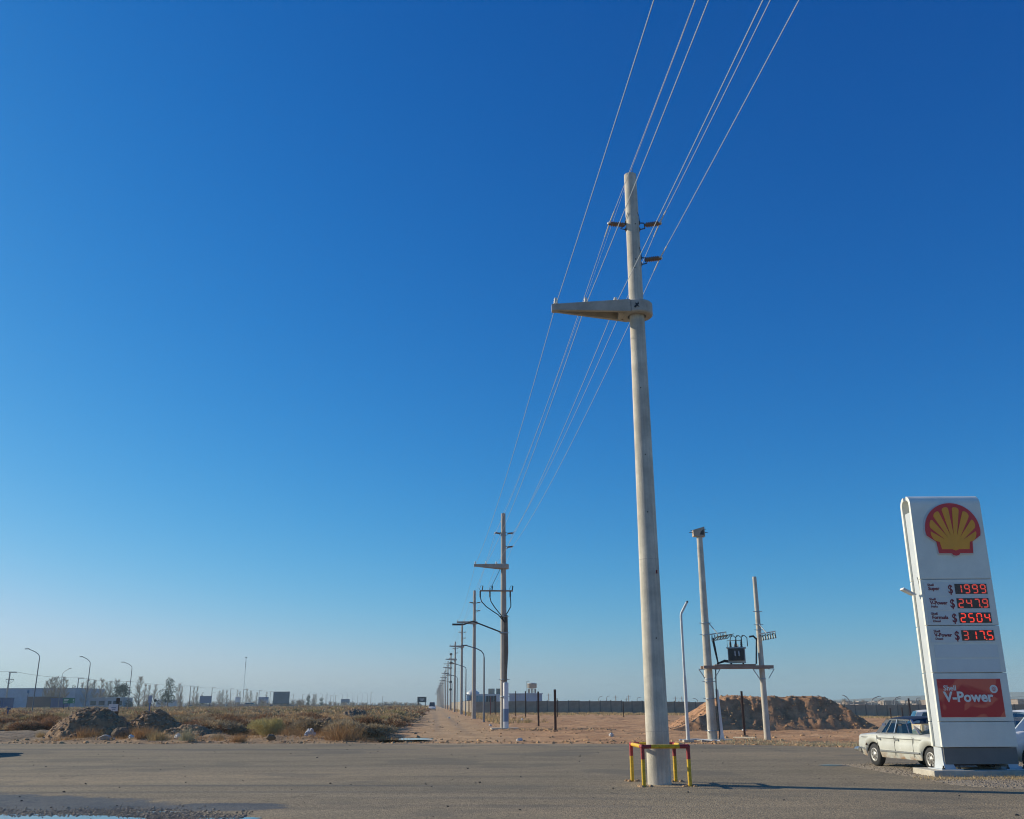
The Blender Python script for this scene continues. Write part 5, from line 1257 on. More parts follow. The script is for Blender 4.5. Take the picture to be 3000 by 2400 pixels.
for n_, (px, py, s, m_, lb) in enumerate([(300, 2112, .45, VT[2], 'brown dead weed on the crest of the left rubble heap'), (345, 2120, .5, VT[1], 'olive weed on the right flank of the left rubble heap'), (385, 2128, .55, VT[2], 'brown weed in the dip between the two heaps'), (475, 2120, .4, VT[3], 'straw weed near the top of the middle heap'), (520, 2140, .6, VT[2], 'brown dead shrub on the right foot of the middle heap'), (600, 2150, .7, VT[2], 'dark brown shrub right of the middle heap'), (655, 2150, .7, VT[1], 'olive shrub between the middle heap and the yellow-green bush'), (170, 2140, .4, VT[2], 'brown weed on the left slope of the left heap'), (1120, 2108, .7, VT[2], 'brown shrub right behind the dark soil heap'), (900, 2130, .7, VT[0], 'tan shrub behind the tan broken slab')]):
    plant('weed', shrub_geo(970 + n_, 900, .8, .8, .16, .04, 6), m_, px, py, (s * 1.2, s, s), lb, 'weed', 'weeds on the rubble')
# dry grass along the wall and weeds at the road edge
def grass(name, label, pts, hts, mat, seed, w=.05, per=10):
    rg = np.random.default_rng(seed); n = len(pts); P = np.repeat(np.asarray(pts), per, 0); H = np.repeat(hts, per); m_ = len(P)
    P = P + np.c_[rg.normal(0, .16, (m_, 2)), np.zeros(m_)]; d = np.c_[rg.normal(0, .35, (m_, 2)), np.ones(m_)]; d /= np.linalg.norm(d, axis=1)[:, None]
    o = link(name, np_mesh(name, *blades(rg, P, d, rg.uniform(.4, 1.1, m_) * H, np.full(m_, w)), mat)); return tag(o, label, 'grass', kind='stuff')
n_ = 4200; gx_ = rg.uniform(-8, 80, n_); gy_ = 168 - np.abs(rg.normal(0, 1, n_)) * 16 * rg.random(n_); kp = (fbm(gx_ * .12, gy_ * .12, 3, 90) > .38) | (gy_ > 163); gx_, gy_ = gx_[kp], gy_[kp]
grass('dry_grass', 'belt of yellow dry grass along the foot of the grey wall', np.c_[gx_, gy_, gz(gx_, gy_)], rg.uniform(.15, .42, len(gx_)), STRAW, 91, .10, 8)
n_ = 900; gy_ = rg.uniform(85, 330, n_); gx_ = lane_x(gy_) + 4.2 + np.abs(rg.normal(0, 2.2, n_)); grass('dry_grass', 'yellow dry grass around the feet of the pole row', np.c_[gx_, gy_, gz(gx_, gy_)], rg.uniform(.25, .6, n_), STRAW, 92, .07, 8)
n_ = 420; gx_ = rg.uniform(9.2, 17, n_); gy_ = road_edge(gx_) + np.abs(rg.normal(.8, 1.3, n_)); grass('roadside_weeds', 'sparse grey-green weeds on the road edge below the transformer platform', np.c_[gx_, gy_, gz(gx_, gy_)], rg.uniform(.06, .26, n_), GG, 93, .02, 9)
n_ = 420; gx_ = rg.uniform(9.3, 15, n_); gy_ = 22.9 + rg.normal(0, .22, n_) - .02 * (gx_ - 9); grass('slab_grass', 'thin dry grass along the front of the sign slab', np.c_[gx_, gy_, np.full(n_, .02)], rg.uniform(.03, .12, n_), STRAW, 94, .008, 7)
n_ = 520; gx_ = rg.uniform(-24, -5, n_); gy_ = road_edge(gx_) + 1.6 + np.abs(rg.normal(0, 2.0, n_)); grass('dry_grass', 'short dry grass between the asphalt and the scrub', np.c_[gx_, gy_, gz(gx_, gy_)], rg.uniform(.08, .35, n_), GOLD, 95, .02, 8)

# ================================================================== WALL, FENCE POSTS, FAR THINGS ON THE RIGHT
WALLM = mk('wall_concrete', (.31, .265, .205), .9, var=.22, scale=.9, bump=.2, bscale=12, rand=.10)
wx0 = AT(1386, 2090, 172).x; WX1 = 92.0; STEP = 1.85
wl = thing('precast_wall', 'long grey precast concrete wall with posts behind the bare lot', 'wall', (wx0, 172, 0))
pm = MB().box((0, 0, 1.15), (STEP - .14, .08, 2.1)).box((0, -.045, 2.14), (STEP - .14, .05, .1)).box((0, -.045, .7), (STEP - .2, .02, .02)).box((0, -.045, 1.45), (STEP - .2, .02, .02)).mesh('wall_panel', WALLM)
qm = MB().box((0, -.02, 1.12), (.15, .2, 2.36)).mesh('wall_post', mk('wall_post_concrete', (.16, .15, .135), .9, var=.2, scale=2))
nP = int((WX1 - wx0) / STEP)
for k in range(nP + 1):
    x = k * STEP; z = gz1(wx0 + x, 172) - .1
    link('wall_post', qm, wl, (x, 0, z))
    if k < nP: link('wall_panel', pm, wl, (x + STEP / 2, 0, gz1(wx0 + x + STEP / 2, 172) - .1))
w2 = thing('side_wall', 'dark wall running away along the pole row from the grey wall corner', 'wall', (wx0 - .2, 172.2, 0))
for k in range(34):
    p0 = Vector((LINE_DX * k * 6, k * 6, 0)); p1 = Vector((LINE_DX * (k + 1) * 6, (k + 1) * 6, 0))
    mb = MB(); mb.bar(p0 + Vector((0, .05, 1.1)), p1 + Vector((0, -.05, 1.1)), .1, 2.3); mb.build('wall_panel', WALLM, w2)
# iron posts
def iron(px, pyb, pyt, r, mat, label, px2=None):
    p = on(px, pyb); top = AT(px2 or px, pyt, p.y)
    t = thing('iron_post', label, 'post', p, 0, 'iron posts of the unfinished fence')
    h = max(1.2, top.z - p.z); mb = MB(); mb.box((0, 0, h / 2 - .1), (r * 2, .03, h + .2)); mb.box((0, .045, h / 2 - .1), (.03, .09, h + .2)); mb.build('angle_iron', mat, t)
    mb = MB(); mb.box((0, .03, .0), (.3, .3, .1)); mb.build('concrete_foot', DIRTC, t)
for px, pb, pt, r, m_, lb in [(1436.8, 2098, 2041, .05, RUST_R, 'thin reddish iron post, first left of the second pole'), (1452.6, 2103, 2038, .055, RUST, 'dark iron post just left of the second pole'), (1487.9, 2100, 2030, .06, RUST_R, 'reddish iron post just right of the second pole'),
        (1511, 2099, 2025, .06, RUST, 'dark iron post, second right of the second pole'), (1540, 2103, 2025, .07, RUST, 'dark iron post behind the lone dry bush'), (1578, 2130, 2026, .07, RUST, 'tall rusty iron post right of the lone dry bush'),
        (1627.7, 2141, 2020, .075, RUST, 'tallest dark iron post nearest the road with its own shadow'), (1633, 2102, 2046, .05, RUST, 'thin iron post far behind the tallest one'), (2182, 2157, 2025, .055, RUST, 'lone rusty iron post between the two transformer poles'),
        (1827, 2101, 2054, .05, RUST, 'thin iron post left of the near pole against the wall'), (2669, 2106, 2046, .10, RUST, 'thick leaning dark post beside the price sign'), (2611, 2104, 2078, .07, RUST, 'short dark post in front of the wall left of the thick one'), (2646, 2106, 2080, .07, RUST, 'short dark post nearest the thick leaning one'), (1380, 2099, 2040, .05, RUST_R, 'bright reddish post between the third pole and the lamp')]:
    iron(px, pb, pt, r, m_, lb)
for k in range(8):
    px = 1376 - 3.4 * k; iron(px, 2093 - 2.1 * k, 2050 + .6 * k, .05, RUST_R if k % 3 == 0 else RUST, 'iron post, %s from the third pole in the tight far cluster' % ORD[k])
# pipe laid along the road edge
a, b_ = G(1990, 2172), G(2110, 2174)
mb = MB(); mb.tube([(a.x, a.y, .05), ((a.x + b_.x) / 2, a.y + .1, .07), (b_.x, b_.y, .04)], .04, 8); tag(mb.build('grey_pipe', PALE), 'pale pipe lying at the foot of the bare lamp post', 'pipe')
a, b_ = G(2150, 2164), G(2215, 2166)
mb = MB(); mb.bar((a.x, a.y, .06), (b_.x, b_.y, .08), .1, .05); tag(mb.build('timber_plank', SLAB), 'pale plank lying between the transformer poles', 'plank')

def house(name, label, px0, px1, ptop, Y, depth, col, roof=None, wins=0, cat='building', group=None, hmin=0, win_m=None):
    a, b_ = AT(px0, ptop, Y), AT(px1, ptop, Y); g0 = min(gz1(a.x, Y), gz1(b_.x, Y)) - .3; h = max(a.z - g0, hmin)
    t = thing(name, label, cat, ((a.x + b_.x) / 2, Y + depth / 2, g0), 0, group); w = b_.x - a.x
    mb = MB(); mb.box((0, 0, h / 2), (w, depth, h)); mb.build('wall', mk('render_%02x%02x%02x' % tuple(int(c_ * 255) for c_ in col), col, .85, var=.12, scale=.4), t)
    mb = MB(); mb.box((0, 0, h + .08), (w + .3, depth + .3, .18)); mb.build('roof', mk('roof_%02x%02x%02x' % tuple(int(c_ * 255) for c_ in (roof or (.3, .3, .3))), roof or (.3, .3, .3), .7), t)
    for k in range(wins):
        x = -w / 2 + w * (k + .5) / wins; mb = MB(); mb.box((x, -depth / 2 - .03, h * .62), (w / wins * .66, .08, h * .34)); wn2 = mb.build('window', win_m or GLASS_D, t)
        mb = MB(); mb.box((x, -depth / 2 - .05, h * .62 - h * .19), (w / wins * .74, .16, h * .04)); mb.build('sill', PALE, wn2)
    return t, w, h
TEAL = mk('teal_glass', (.22, .36, .40), .15, var=.25, scale=.5)
ob, w_, h_ = house('office_building', 'long pale building with a row of glass bays behind the side of the grey wall', 1368, 1462, 2036, 235, 12, (.52, .56, .60), (.50, .54, .57), 0)
for k in range(11):
    x = -w_ / 2 + .8 + k * (w_ - 1.6) / 10.5; mb = MB(); mb.box((x, -6.05, h_ * .72), (.5, .12, h_ * .42)); mb.build('window', TEAL if k < 7 else GLASS_D, ob)
mb = MB(); mb.lathe([(1.6, 0), (1.5, .6), (.6, 1.1), (0, 1.2)], 14, (-w_ / 2 + 1.4, -5, h_)); mb.build('roof_dome', PALE, ob)
for k in range(2): mb = MB(); mb.box((w_ / 2 - .8 - k * 1.9 + .8, -2, h_ + .8), (1.5, 2, 1.3)); mb.build('roof_unit', WALLM, ob)
wh_, w_, h_ = house('flat_warehouse', 'plain pale blue warehouse behind the grey wall beneath the water tank', 1492, 1588, 2034, 215, 18, (.44, .50, .58), (.50, .54, .60), 0)
for k in range(9): mb = MB(); mb.box((-w_ / 2 + w_ * (k + .5) / 9, -9.03, h_ / 2), (.06, .08, h_ - .1)); mb.build('cladding_rib', PALE, wh_)
# water tank
YW = 262; tc0 = AT(1559, 2034, YW); d0, d1 = AT(1546, 2019, YW), AT(1573, 2005, YW); rT = (d1.x - d0.x) / 2; zt0, zt1 = d0.z, d1.z
wt = thing('water_tank', 'round concrete water tank on legs above the pale blue warehouse', 'water tank', (tc0.x, YW, -.2))
mb = MB(); mb.lathe([(0, zt0 + .1), (rT * .9, zt0 + .2), (rT, zt0 + .35), (rT, zt1), (rT * 1.06, zt1 + .06), (rT * 1.06, zt1 + .2), (0, zt1 + .4)], 22, (0, 0, .2)); mb.build('drum', CONC2, wt)
for k in range(6):
    a = 2 * math.pi * k / 6 + .3; mb = MB(); mb.box((rT * .8 * math.cos(a), rT * .8 * math.sin(a), zt0 / 2 + .1), (.28, .28, zt0 + .3)); mb.build('leg', CONC2, wt)
mb = MB(); mb.tube([(-rT * 1.12, -.2, zt0 - 2.5), (-rT * 1.12, -.2, zt1 + 1.0)], .06, 6); mb.tube([(-rT * 1.12, -.2, zt1 + 1.0), (-rT * .5, -.2, zt1 + 1.0)], .04, 5); mb.build('ladder', STEEL_D, wt)
mb = MB(); mb.box((0, 0, zt0 * .62), (rT * 1.5, rT * 1.5, .22)); mb.build('leg_brace', CONC2, wt)

# street lamps
def lamp(px, pyb, ptop, ptip_x, ptip_y, Y, label, r=.07, mat=None, group='street lamps', bend=True, base_z=None):
    b0 = AT(px, pyb, Y); tp_ = AT(px, ptop, Y); ti = AT(ptip_x, ptip_y, Y); z0 = gz1(b0.x, Y) if base_z is None else base_z
    t = thing('street_lamp', label, 'street lamp', (b0.x, Y, z0), 0, group); h = tp_.z - z0; ax = ti.x - b0.x; az = ti.z - z0
    m_ = mat or mk('lamp_steel', (.16, .17, .19), .55, metal=.3)
    mb = MB(); mb.tube([(0, 0, -.2), (0, 0, h * .5), (0, 0, h - .5)], [r * 1.5, r * 1.2, r], 8); mb.build('pole', m_, t)
    s = 1 if ax > 0 else -1
    mb = MB(); mb.tube([(0, 0, h - .52), (s * .04, 0, h - .2), (s * .28, 0, h + .12), (ax * .35, 0, h + (az - h) * .45 + .05), (ax * .85, 0, az)], r * .75, 7); mb.build('arm', m_, t)
    mb = MB(); mb.add([(ax * .78, -.11, az + .06), (ax * .78, .11, az + .06), (ax * 1.05, .14, az + .03), (ax * 1.05, -.14, az + .03), (ax * .78, -.1, az - .05), (ax * .78, .1, az - .05), (ax * 1.05, .12, az - .09), (ax * 1.05, -.12, az - .09)], [(0, 1, 2, 3), (7, 6, 5, 4), (0, 4, 5, 1), (1, 5, 6, 2), (2, 6, 7, 3), (3, 7, 4, 0)]); mb.build('lamp_head', m_, t)
    return t
lamp(1417.5, 2118, 1911, 1355, 1891, 96, 'tall steel street lamp with long arm between the second and third pole')
_b0 = lambda px: 2104 - (1417 - px) * .0
for k, Y in enumerate((150, 205, 262)):
    x = AT(1417.5, 2118, 96).x + LINE_DX * (Y - 96); q = 2753 / Y
    t = thing('street_lamp', '%s arm lamp behind the nearest one in the pole row' % ORD[k], 'street lamp', (x, Y, gz1(x, Y)), 0, 'street lamps'); m_ = MATS['lamp_steel']
    mb = MB(); mb.tube([(0, 0, -.2), (0, 0, 6.9)], [.1, .07], 8); mb.build('pole', m_, t)
    mb = MB(); mb.tube([(0, 0, 6.85), (-.05, 0, 7.05), (-.35, 0, 7.25), (-2.1, 0, 7.75)], .05, 6); mb.build('arm', m_, t); mb = MB(); mb.box((-2.3, 0, 7.78), (.6, .2, .1)); mb.build('lamp_head', m_, t)
for n_, (px, pb, ptop, tx, ty, Y) in enumerate([(96, 2070, 1919, 76, 1901, 150), (249, 2070, 1938, 236, 1924, 172), (375, 2064, 1952, 358, 1940, 205)]):
    lamp(px, pb, ptop, tx, ty, Y, ['largest curved street lamp at the far left', 'curved street lamp right of the green road sign', 'curved street lamp in front of the dark round tree'][n_])
lamp(173, 2048, 1972, 208, 1959, 260, 'curved street lamp with its arm to the right, behind the green sign')
for n_, (px, ptop, tx, ty, Y) in enumerate([(121, 2017, 151, 2002, 330), (291, 2022, 315, 2013, 380), (224, 2020, 241, 2008, 420), (370, 2018, 385, 2014, 460), (556, 2032, 566, 2025, 560), (618, 2032, 632, 2028, 600), (675, 2034, 686, 2031, 660)]):
    lamp(px, 2062, ptop, tx, ty, Y, '%s faint small lamp along the far road on the left' % ORD[n_])
for n_, px in enumerate((905, 926, 944, 957, 977, 1003, 1016, 1033, 1047, 1060, 1076)):
    lamp(px, 2063, 2030 + (n_ % 3) * 2.5, px - 7 if n_ % 4 else px + 7, 2027 + (n_ % 3) * 2.5, 760 + 22 * n_, '%s hazy double-row lamp right of the big billboard' % ORD[n_], .10)
# lamps behind the earth heap and the wall on the right
for n_, (px, ptop, tx, ty, Y) in enumerate([(1778, 2043, 1786, 2039, 420), (1755, 2044, 1765, 2040, 430), (1868, 2046, 1878, 2043, 440), (2046, 2051, 2030, 2046, 330), (2072, 2053, 2066, 2048, 420), (2177, 2048, 2164, 2043, 300), (2229, 2048, 2215, 2041, 280), (2284, 2049, 2263, 2041, 262), (2343, 2048, 2322, 2039, 250), (2415, 2047, 2395, 2038, 235), (2491, 2048, 2468, 2037, 220),
        (2557, 2050, 2579, 2040, 230), (2573, 2056, 2589, 2047, 290), (2617, 2053, 2637, 2047, 270), (2624, 2048, 2638, 2041, 245), (2677, 2060, 2687, 2053, 330), (2688, 2047, 2697, 2045, 240), (2640, 2064, 2651, 2061, 360), (2551, 2059, 2545, 2056, 350)]):
    lamp(px, 2082, ptop, tx, ty, Y, 'street lamp beyond the wall on the right, %s counted from the left' % ORD[n_], .13, mk('lamp_grey', (.20, .20, .20), .6))
# thin poles beyond the wall
for n_, (px, pt, Y) in enumerate([(1608, 2032, 330), (1805, 2038, 330), (1843, 2037, 360), (1980, 2041, 330), (1999, 2041, 330), (1836, 2045, 420), (2503, 2054, 330), (2537, 2058, 330), (2659, 2056, 300), (2453, 2058, 380), (2597, 2058, 320)]):
    p = AT(px, 2075, Y); h = AT(px, pt, Y).z + 1.2
    t = thing('utility_pole', 'thin utility pole beyond the wall, %s from the left' % ORD[n_], 'pole', (p.x, Y, -1.2), 0, 'far thin poles'); mb = MB(); mb.tube([(0, 0, 0), (0, 0, h)], [.2, .14], 7); mb.build('shaft', CONC_FAR, t); mb = MB(); mb.bar((-.8, 0, h - .5), (.8, 0, h - .5), .1); mb.build('crossarm', CONC_FAR, t)
p0, p1 = AT(2470, 2062, 300), AT(3050, 2052, 230)
for k in range(3): mb = MB(); mb.tube(span(p0 + Vector((0, 0, .5 * k)), p1 + Vector((0, 0, .6 * k)), .8), .022, 4); tag(mb.build('overhead_wire', STEEL_D), ['lowest', 'middle', 'highest'][k] + ' thin dark wire across the sky right of the earth heap', 'wire', 'wires over the far houses')
# houses beyond the wall
BR_ = (.42, .17, .09)
for px0, px1, pt, Y, col, wi, lb in [(2516, 2534, 2065, 300, BR_, 2, 'taller orange brick house beyond the wall right of the earth heap'), (2534, 2547, 2070, 304, (.46, .21, .12), 1, 'lower orange brick wing joined to the taller brick house'), (2610, 2646, 2075, 290, (.45, .21, .13), 3, 'low long orange brick house in the middle right distance'), (2678, 2709, 2070, 280, (.26, .085, .06), 2, 'dark red brick house next to the price sign'),
        (2548, 2605, 2081, 280, (.62, .60, .56), 3, 'low white house front right of the orange brick house'), (2478, 2512, 2080, 290, (.55, .54, .52), 2, 'small white house just right of the earth heap'), (2646, 2676, 2080, 300, (.40, .40, .42), 2, 'grey low house left of the dark red brick house'),
        (1957, 1994, 2060, 250, (.30, .10, .075), 2, 'dark red building between the near pole and the bare lamp post'), (1994, 2010, 2063, 262, (.52, .52, .50), 1, 'pale small house behind the bare lamp post'), (2011, 2035, 2065, 270, (.50, .49, .47), 2, 'pale blue-grey house left of the earth heap'), (1772, 1800, 2058, 330, (.50, .48, .46), 1, 'faint pale house over the wall left of the near pole'), (1866, 1892, 2058, 320, (.50, .42, .36), 1, 'beige house just left of the near pole'), (2960, 3040, 2088, 210, (.30, .30, .32), 2, 'grey shed right of the price sign')]:
    house('far_house', lb, px0, px1, pt, Y, 8, col, (.32, .27, .24), wi, 'house', 'houses beyond the wall')
# hazy town: many little blocks on the horizon, past counting
rg2 = np.random.default_rng(77); mb = MB()
for k in range(460):
    Y = rg2.uniform(420, 1100); px = rg2.uniform(1600, 3060) if rg2.random() < .8 else rg2.uniform(560, 1240); p = AT(px, 2060, Y); h = rg2.uniform(1.4, 3.4); mb.box((p.x, Y, h / 2 - .9), (rg2.uniform(4, 10), 7, h))
tag(mb.build('distant_town', mk('town', (.34, .27, .22), .9, var=.5, scale=.05)), 'hazy mass of low houses along the horizon', 'town', kind='stuff')

# ================================================================== LEFT BACKGROUND
house('warehouse', 'long blue-grey warehouse at the far left behind the bare trees', -160, 222, 2019, 350, 25, (.40, .46, .54), (.42, .47, .53), 0)
house('low_shed', 'low dark red-brown shed in front of the warehouse', 82, 150, 2043, 310, 8, (.20, .12, .10), (.22, .16, .14), 0)
house('container', 'dark blue container right of the red-brown shed', 150, 190, 2047, 308, 3, (.06, .08, .20), (.06, .08, .2), 0, 'container')
house('low_shed', 'pale low house under the dark round tree', 315, 362, 2045, 330, 8, (.42, .43, .45), (.50, .52, .55), 3)
house('low_shed', 'small grey house left of the curved lamp by the green sign', 262, 312, 2046, 340, 8, (.36, .36, .38), (.46, .49, .52), 2)
house('site_wall', 'pale low wall behind the parked cars under the tall evergreen', 458, 515, 2051, 480, 3, (.52, .50, .48), (.5, .5, .5), 0, 'wall')
house('blue_shed', 'dark blue gatehouse at the very left edge', -40, 12, 2046, 290, 6, (.05, .09, .22), (.1, .12, .2), 1)
# timber/concrete poles with an L arm
up_tops = []
for n_, (px, pt, Y) in enumerate([(16, 1971, 305), (221, 1988, 376), (363, 1998, 444), (554, 2011, 560), (618, 2016, 624), (673, 2019, 670), (711, 2021, 705), (757, 2024, 755), (790, 2027, 826), (858, 2034, 900), (885, 2035, 950), (954, 2036, 960), (968, 2038, 1000), (982, 2038, 1040), (1086, 2028, 900), (1120, 2040, 1100)]):
    b0 = AT(px, 2062, Y); tp_ = AT(px, pt, Y); t = thing('utility_pole', 'L-armed concrete utility pole along the far road, %s from the left' % ORD[n_], 'pole', (b0.x, Y, -.2), 0, 'L-armed poles along the far road'); h = tp_.z + .2
    mb = MB(); mb.tube([(0, 0, 0), (0, 0, h)], [.30, .20], 8); mb.build('shaft', CONC_FAR, t); mb = MB(); mb.box((1.0 if n_ else .9, 0, h + .05), (2.4, .3, .22)); mb.build('crossarm', CONC_FAR, t); up_tops.append(Vector((b0.x + 1.2, Y, tp_.z + .35)))
    if n_ == 0:
        mb = MB(); mb.bar((-.95, 0, h - 2.0), (1.5, 0, h - 2.0), .16); mb.build('lower_crossarm', STEEL_D, t)
        for xx in (-.9, .7, 1.4): mb = MB(); mb.tube([(xx, 0, h - 2.0), (xx, 0, h - 2.6), (xx * .5, 0, h - 3.1), (0.1, 0, h - 3.4)], .04, 5); mb.build('hanging_cable', CABLE, t)
mb = MB(); w0 = up_tops[0] + (up_tops[0] - up_tops[1]); chain = [w0] + up_tops[:9]; pts = []
for a, b_ in zip(chain[:-1], chain[1:]): pts += span(a, b_, .7, 10)[:-1]
mb.tube(pts + [chain[-1]], .045, 4); tag(mb.build('overhead_wire', STEEL_D), 'thin dark wire linking the L-armed poles on the left', 'wire')
# green road sign
Yg = 185; a, b_ = AT(186, 2045.5, Yg), AT(218, 2061, Yg); gs = thing('road_sign', 'green road direction sign with white lines of text', 'road sign', ((a.x + b_.x) / 2, Yg, 0)); w = b_.x - a.x; h = a.z - b_.z; zc_ = (a.z + b_.z) / 2
mb = MB(); mb.box((0, 0, zc_), (w, .06, h)); pn = mb.build('panel', mk('sign_green', (.02, .20, .10), .5, var=.1, scale=2), gs)
for k in range(3): mb = MB(); mb.box((-w * .22 - .05 * k, -.035, zc_ + h * (.26 - .26 * k)), (w * (.42 - .05 * k), .01, h * .1)); mb.box((w * .4, -.035, zc_ + h * (.26 - .26 * k)), (w * .1, .01, h * .1)); mb.build('text_line', WT, pn)
for s in (-.4, .05): mb = MB(); mb.box((s * w, .05, zc_ / 2 - .1), (.09, .09, zc_)); mb.build('leg', STEEL_D, gs)
# notice behind the left heap, blue post, diamond signs, little blue sign
Yn = 55.5; a, b_ = AT(321, 2063, Yn), AT(346, 2084, Yn); no = thing('notice_board', 'white notice board on a dark timber post behind the left rubble heap', 'sign', (b_.x - .07, Yn, 0))
mb = MB(); mb.box((0, 0, AT(343, 2045, Yn).z / 2), (.17, .1, AT(343, 2045, Yn).z)); mb.build('post', mk('old_timber', (.10, .07, .045), .9, var=.3, scale=6), no)
mb = MB(); mb.box((-(b_.x - a.x) / 2 + .07, -.08, (a.z + b_.z) / 2), (b_.x - a.x, .03, a.z - b_.z)); bd = mb.build('board', WHITE_P, no)
for k in range(2): mb = MB(); mb.box((-.16, -.1, (a.z + b_.z) / 2 - .0 - .09 * k), (.26 - .06 * k, .006, .045)); mb.build('text_line', mk('faded_text', (.25, .28, .33), .7), bd)
Yb = 78; a = AT(437, 2085, Yb); t = thing('marker_post', 'blue marker post with a pale plate above the scrub', 'post', (a.x, Yb, 0)); zz = AT(437, 2058, Yb).z
mb = MB(); mb.tube([(0, 0, -.1), (0, 0, zz)], .05, 8); mb.build('post', mk('blue_post', (.06, .14, .36), .5), t); mb = MB(); mb.box((0, -.06, zz + .25), (.28, .03, .55)); mb.build('plate', mk('pale_plate', (.52, .50, .52), .6), t)
for n_, (px, py, Y) in enumerate([(455, 2053, 260), (485, 2055, 262)]):
    a = AT(px, py, Y); t = thing('diamond_sign', ['dark diamond road sign seen from behind, left one of two', 'dark diamond road sign seen from behind, right one of two'][n_], 'road sign', (a.x, Y, 0)); mb = MB(); mb.tube([(0, 0, -.2), (0, 0, a.z)], .04, 6); mb.build('post', STEEL_D, t)
    mb = MB(); mb.box((0, -.05, a.z), (.72 - .25 * n_, .03, .72 - .25 * n_), m=Matrix.Rotation(R(45), 3, 'Y')); mb.build('plate', STEEL_D, t)
a = AT(83, 2029, 200); t = thing('round_sign', 'small pale blue box sign on a post left of the bare trees', 'sign', (a.x, 200, 0)); mb = MB(); mb.tube([(0, 0, -.2), (0, 0, a.z)], .05, 6); mb.build('post', STEEL_D, t); mb = MB(); mb.box((0, -.06, a.z + .15), (.42, .1, .5)); mb.build('plate', mk('sign_blue', (.10, .20, .33), .5), t)
a = AT(24, 2080, 90); t = thing('survey_peg', 'short blue peg in the scrub at the far left', 'post', (a.x, 90, 0)); mb = MB(); mb.box((0, 0, .7), (.1, .08, 1.6)); mb.build('peg', mk('peg_blue', (.07, .11, .2), .7), t); mb = MB(); mb.box((.05, 0, 1.5), (.35, .06, .16)); mb.build('cap', MATS['peg_blue'], t)
a = AT(540, 2052, 300); t = thing('marker_post', 'short grey post at the far edge of the scrub', 'post', (a.x, 300, 0)); mb = MB(); mb.box((0, 0, 1.1), (.25, .2, 2.4)); mb.build('post', PALE, t); mb = MB(); mb.box((0, 0, 2.35), (.3, .25, .1)); mb.build('cap', PALE, t)
# billboards
def billboard(px0, px1, py0, py1, Y, mat, label, legs=2, txt=None):
    a, b_ = AT(px0, py0, Y), AT(px1, py1, Y); t = thing('billboard', label, 'billboard', ((a.x + b_.x) / 2, Y, -.2), 0, 'billboards along the far road'); w = b_.x - a.x; h = a.z - b_.z; zc_ = (a.z + b_.z) / 2 + .2
    mb = MB(); mb.box((0, 0, zc_), (w, .25, h)); pn = mb.build('panel', mat, t); mb = MB(); mb.box((0, 0, zc_ + h / 2 + .06), (w + .1, .3, .12)); mb.box((0, 0, zc_ - h / 2 - .06), (w + .1, .3, .12)); mb.build('frame', STEEL_D, pn)
    for k in range(legs): x = 0 if legs == 1 else -w * .38 + w * .76 * k / (legs - 1); mb = MB(); mb.box((x, .35, zc_ / 2), (.25, .25, zc_)); mb.build('leg', STEEL_D, t)
    for q in range(txt or 0): mb = MB(); mb.box((0, -.14, zc_ + h * (.12 - .24 * q)), (w * (.52 - .2 * q), .02, h * .14)); mb.build('text_line', WT, pn)
BL_ = mk('billboard_blue', (.11, .16, .28), .6, var=.2, scale=.3)
billboard(586, 618, 2040, 2060, 470, BL_, 'dark blue billboard back right of the tall evergreen')
billboard(690, 703, 2043, 2058, 520, mk('billboard_white', (.66, .66, .64), .6, var=.1, scale=.5), 'small white billboard over the two oncoming cars')
billboard(758, 786, 2043, 2060, 520, mk('billboard_photo', (.08, .12, .26), .5, col2=(.48, .54, .62), scale=.45), 'blue and white printed billboard left of the big dark one')
billboard(801.5, 847, 2027.5, 2061, 430, mk('billboard_dark', (.125, .145, .175), .6, var=.2, scale=.3), 'big dark grey billboard back in the middle left distance', 3)
billboard(999, 1024, 2049, 2060, 640, mk('billboard_slate', (.16, .20, .27), .6, var=.15, scale=.3), 'small slate billboard far right of the big dark one')
billboard(1223, 1249, 2043, 2056.5, 330, mk('billboard_black', (.045, .055, .075), .5, var=.15, scale=.4), 'black billboard with white text beside the dirt road', 2, 2)
# mast
a = AT(711, 2062, 820); tpm = AT(717, 1926, 820); ms = thing('radio_mast', 'very thin tall radio mast above the far road', 'mast', (a.x, 820, -.2)); H_ = tpm.z + .2
for s in ((-.3, -.17), (.3, -.17), (0, .34)): mb = MB(); mb.tube([(s[0], s[1], 0), (s[0] * .6, s[1] * .6, H_)], .055, 4); mb.build('mast_leg', GALV, ms)
mb = MB()
for k in range(40): z = H_ * k / 40; s = 1 if k % 2 else -1; mb.bar((-.28 * s, -.15, z), (.28 * s, -.15, z + H_ / 40), .05)
mb.build('lattice', GALV, ms)
for z, w in ((H_, 1.6), (H_ * .81, .7), (H_ * .86, .6), (H_ * .90, .6)): mb = MB(); mb.box((0, 0, z), (w, .5, .6)); mb.build('antenna', STEEL_D, ms)
